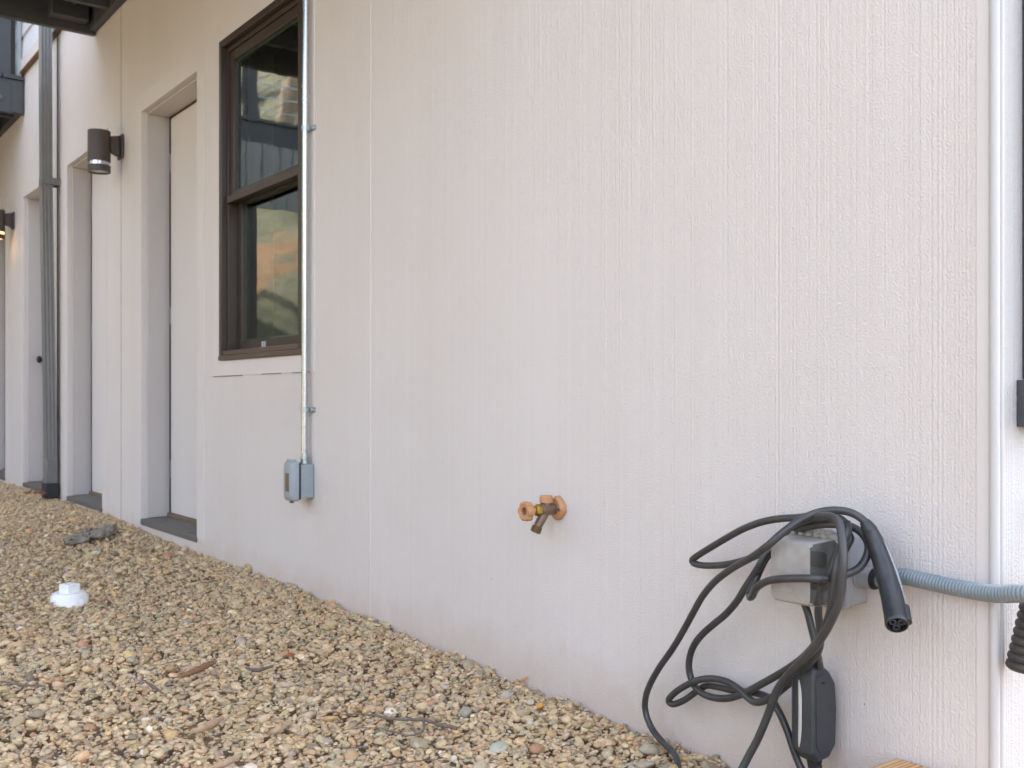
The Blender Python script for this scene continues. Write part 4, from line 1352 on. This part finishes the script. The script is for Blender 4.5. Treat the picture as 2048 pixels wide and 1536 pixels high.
stick('twig', [s7(*q) for q in ((250, 440), (380, 395), (450, 360), (540, 335), (660, 325))], [.0008, .001, .0012, .0012, .001], M['wood2'],
      'hair thin curved stem on gravel above the longest grey twig', 'twig', 'twigs lying on the gravel')
stick('twig', [(905, 1338), (940, 1336), (975, 1336), (1002, 1338)], [.0009] * 4, M['wood2'], 'thin dark stem lying close to the wall foot', 'twig', 'twigs lying on the gravel')
stick('twig', [(285, 1348), (305, 1360), (328, 1372)], [.002, .004, .002], M['wood2'], 'short dark twig left of the brown bark stick, below it', 'twig', 'twigs lying on the gravel')
stick('twig', [(492, 1322), (515, 1326), (545, 1318)], [.003, .006, .003], M['wood2'], 'stubby grey twig right of the brown bark stick', 'twig', 'twigs lying on the gravel')
stick('twig', [(0, 1362), (40, 1366), (90, 1368)], [.002, .004, .0015], M['wood2'], 'grey twig at the left photo edge on gravel', 'twig', 'twigs lying on the gravel')
stick('twig', [(318, 1505), (338, 1488), (356, 1468)], [.0015, .0015, .001], M['wood2'], 'thin upright slanting stem nearest the bottom left of the gravel', 'twig', 'twigs lying on the gravel')
stick('bark_stick', [(360, 1325), (385, 1316), (410, 1306), (432, 1297)], [.006, .0085, .0085, .005], M['bark'], 'thick brown bark stick lying on gravel right of the drain cap', 'stick', zg=-.05)
stick('driftwood', [(380, 1436), (405, 1428), (430, 1416), (447, 1408)], [.004, .009, .009, .004], M['palestick'], 'pale worn stick lying in gravel below the brown bark stick', 'stick', flat=.6)
stick('driftwood', [(415, 1500), (450, 1488), (482, 1475)], [.004, .008, .004], M['palestick'], 'pale flat stick nearest the bottom photo edge in the gravel', 'stick', flat=.6)
p = at(1036, 1368, .022); q = at(1056, 1353, .006)
tag(MB().sweep([p, p.lerp(q, .5), q], [.002, .0045, .002], 6, flat=.4).build('wood_chip', M['chip'], None), 'orange wood splinter leaning on the wall foot', 'wood chip')
# crumpled scrap of landscape fabric by the wall
c = on_ground(182, 1052, -0.005)
cx_, cy_ = c.x, c.y
n1, n2 = 26, 14
v = []
r2 = np.random.default_rng(5)
bump_ = r2.uniform(0, 6.28, 8)
for j in range(n2):
    for i in range(n1):
        uu = (i / (n1 - 1) - .5); vv = (j / (n2 - 1) - .5)
        e = 1 - (abs(uu) * 1.6) ** 3 * .5
        px_ = 132 + (uu + .5) * 98; py_ = 1063 - (uu + .5) * 20 + vv * 15 * e
        g_ = on_ground(px_, py_, -0.005)
        hh = .010 * max(0, 1 - (2 * uu) ** 2) * max(0, 1 - (2 * vv) ** 2) + .010 * math.sin(9 * uu + bump_[0] + 5 * vv) + .008 * math.sin(17 * uu - 8 * vv + bump_[1]) + .006 * math.sin(25 * vv + 6 * uu)
        hh += r2.uniform(-.008, .008)
        v.append((g_.x + r2.uniform(-.012, .012), min(-.02, g_.y + r2.uniform(-.012, .012)), float(ground_z(g_.x, g_.y)) + .018 + hh * (.6 if uu > -.1 else .35)))
b = MB().add(v, [(j * n1 + i, j * n1 + i + 1, (j + 1) * n1 + i + 1, (j + 1) * n1 + i) for j in range(n2 - 1) for i in range(n1 - 1)])
o = b.build('fabric_scrap', M['fabric'], None, smooth=15)
sm = o.modifiers.new('thick', 'SOLIDIFY'); sm.thickness = .004
tag(o, 'crumpled grey scrap of landscape fabric on gravel below the second door', 'fabric scrap')

# ------------------------------------------------------------------ what the window mirrors: a neighbour's fence with cable railing, bare trees on the bank
def hz(x, y): return float(terrain(np.array(x), np.array(y)))
def bare_tree(x, y, h, seed, label):
    r_ = random.Random(seed)
    z = hz(x, y) - .2
    t = empty('bare_tree', (x, y, z), label, 'tree', 'bare trees on the bank')
    tr, cr_ = MB(), MB()
    def limb(p, d, ln, rad, depth):
        pts = [p]; n = 5
        for i in range(n):
            d = (d + Vector((r_.uniform(-1, 1), r_.uniform(-1, 1), r_.uniform(-.2, .6))) * .16).normalized()
            pts.append(pts[-1] + d * ln / n)
        rr = [rad * (1 - .55 * i / n) for i in range(n + 1)]
        (tr if depth == 0 else cr_).sweep(pts, rr, 7 if depth < 2 else 4)
        if depth < 4:
            for k in range(3 if depth else 7):
                f_ = r_.uniform(.35, 1); i = min(n - 1, int(f_ * n))
                q = pts[i].lerp(pts[i + 1], f_ * n - i)
                a = r_.uniform(0, 6.28)
                nd = (d * .8 + Vector((math.cos(a), math.sin(a), .25)) * .75).normalized()
                limb(q, nd, ln * r_.uniform(.4, .62), rad * .42, depth + 1)
    limb(Vector((x, y, z)), Vector((0, 0, 1)), h * .75, h * .018, 0)
    tr.build('trunk', M['trunk'], t, smooth=70)
    cr_.build('crown', M['trunk'], t, smooth=70)


for i, (x, y, h, lab) in enumerate(((-15.5, -5.2, 7, 'bare tree nearest the long white building'), (-17.0, -6.6, 8, 'leafless tree on the bank second nearest the building'), (-19.5, -6.4, 9, 'slim bare tree halfway up the bank'),
                                    (-18.5, -8.6, 9, 'broad bare tree standing lower on the bank'), (-22, -8.5, 10, 'bare tree high on the bank behind the others'), (-24, -7.2, 11, 'tallest bare tree at the top of the bank'))):
    bare_tree(x, y, h, 30 + i, lab)
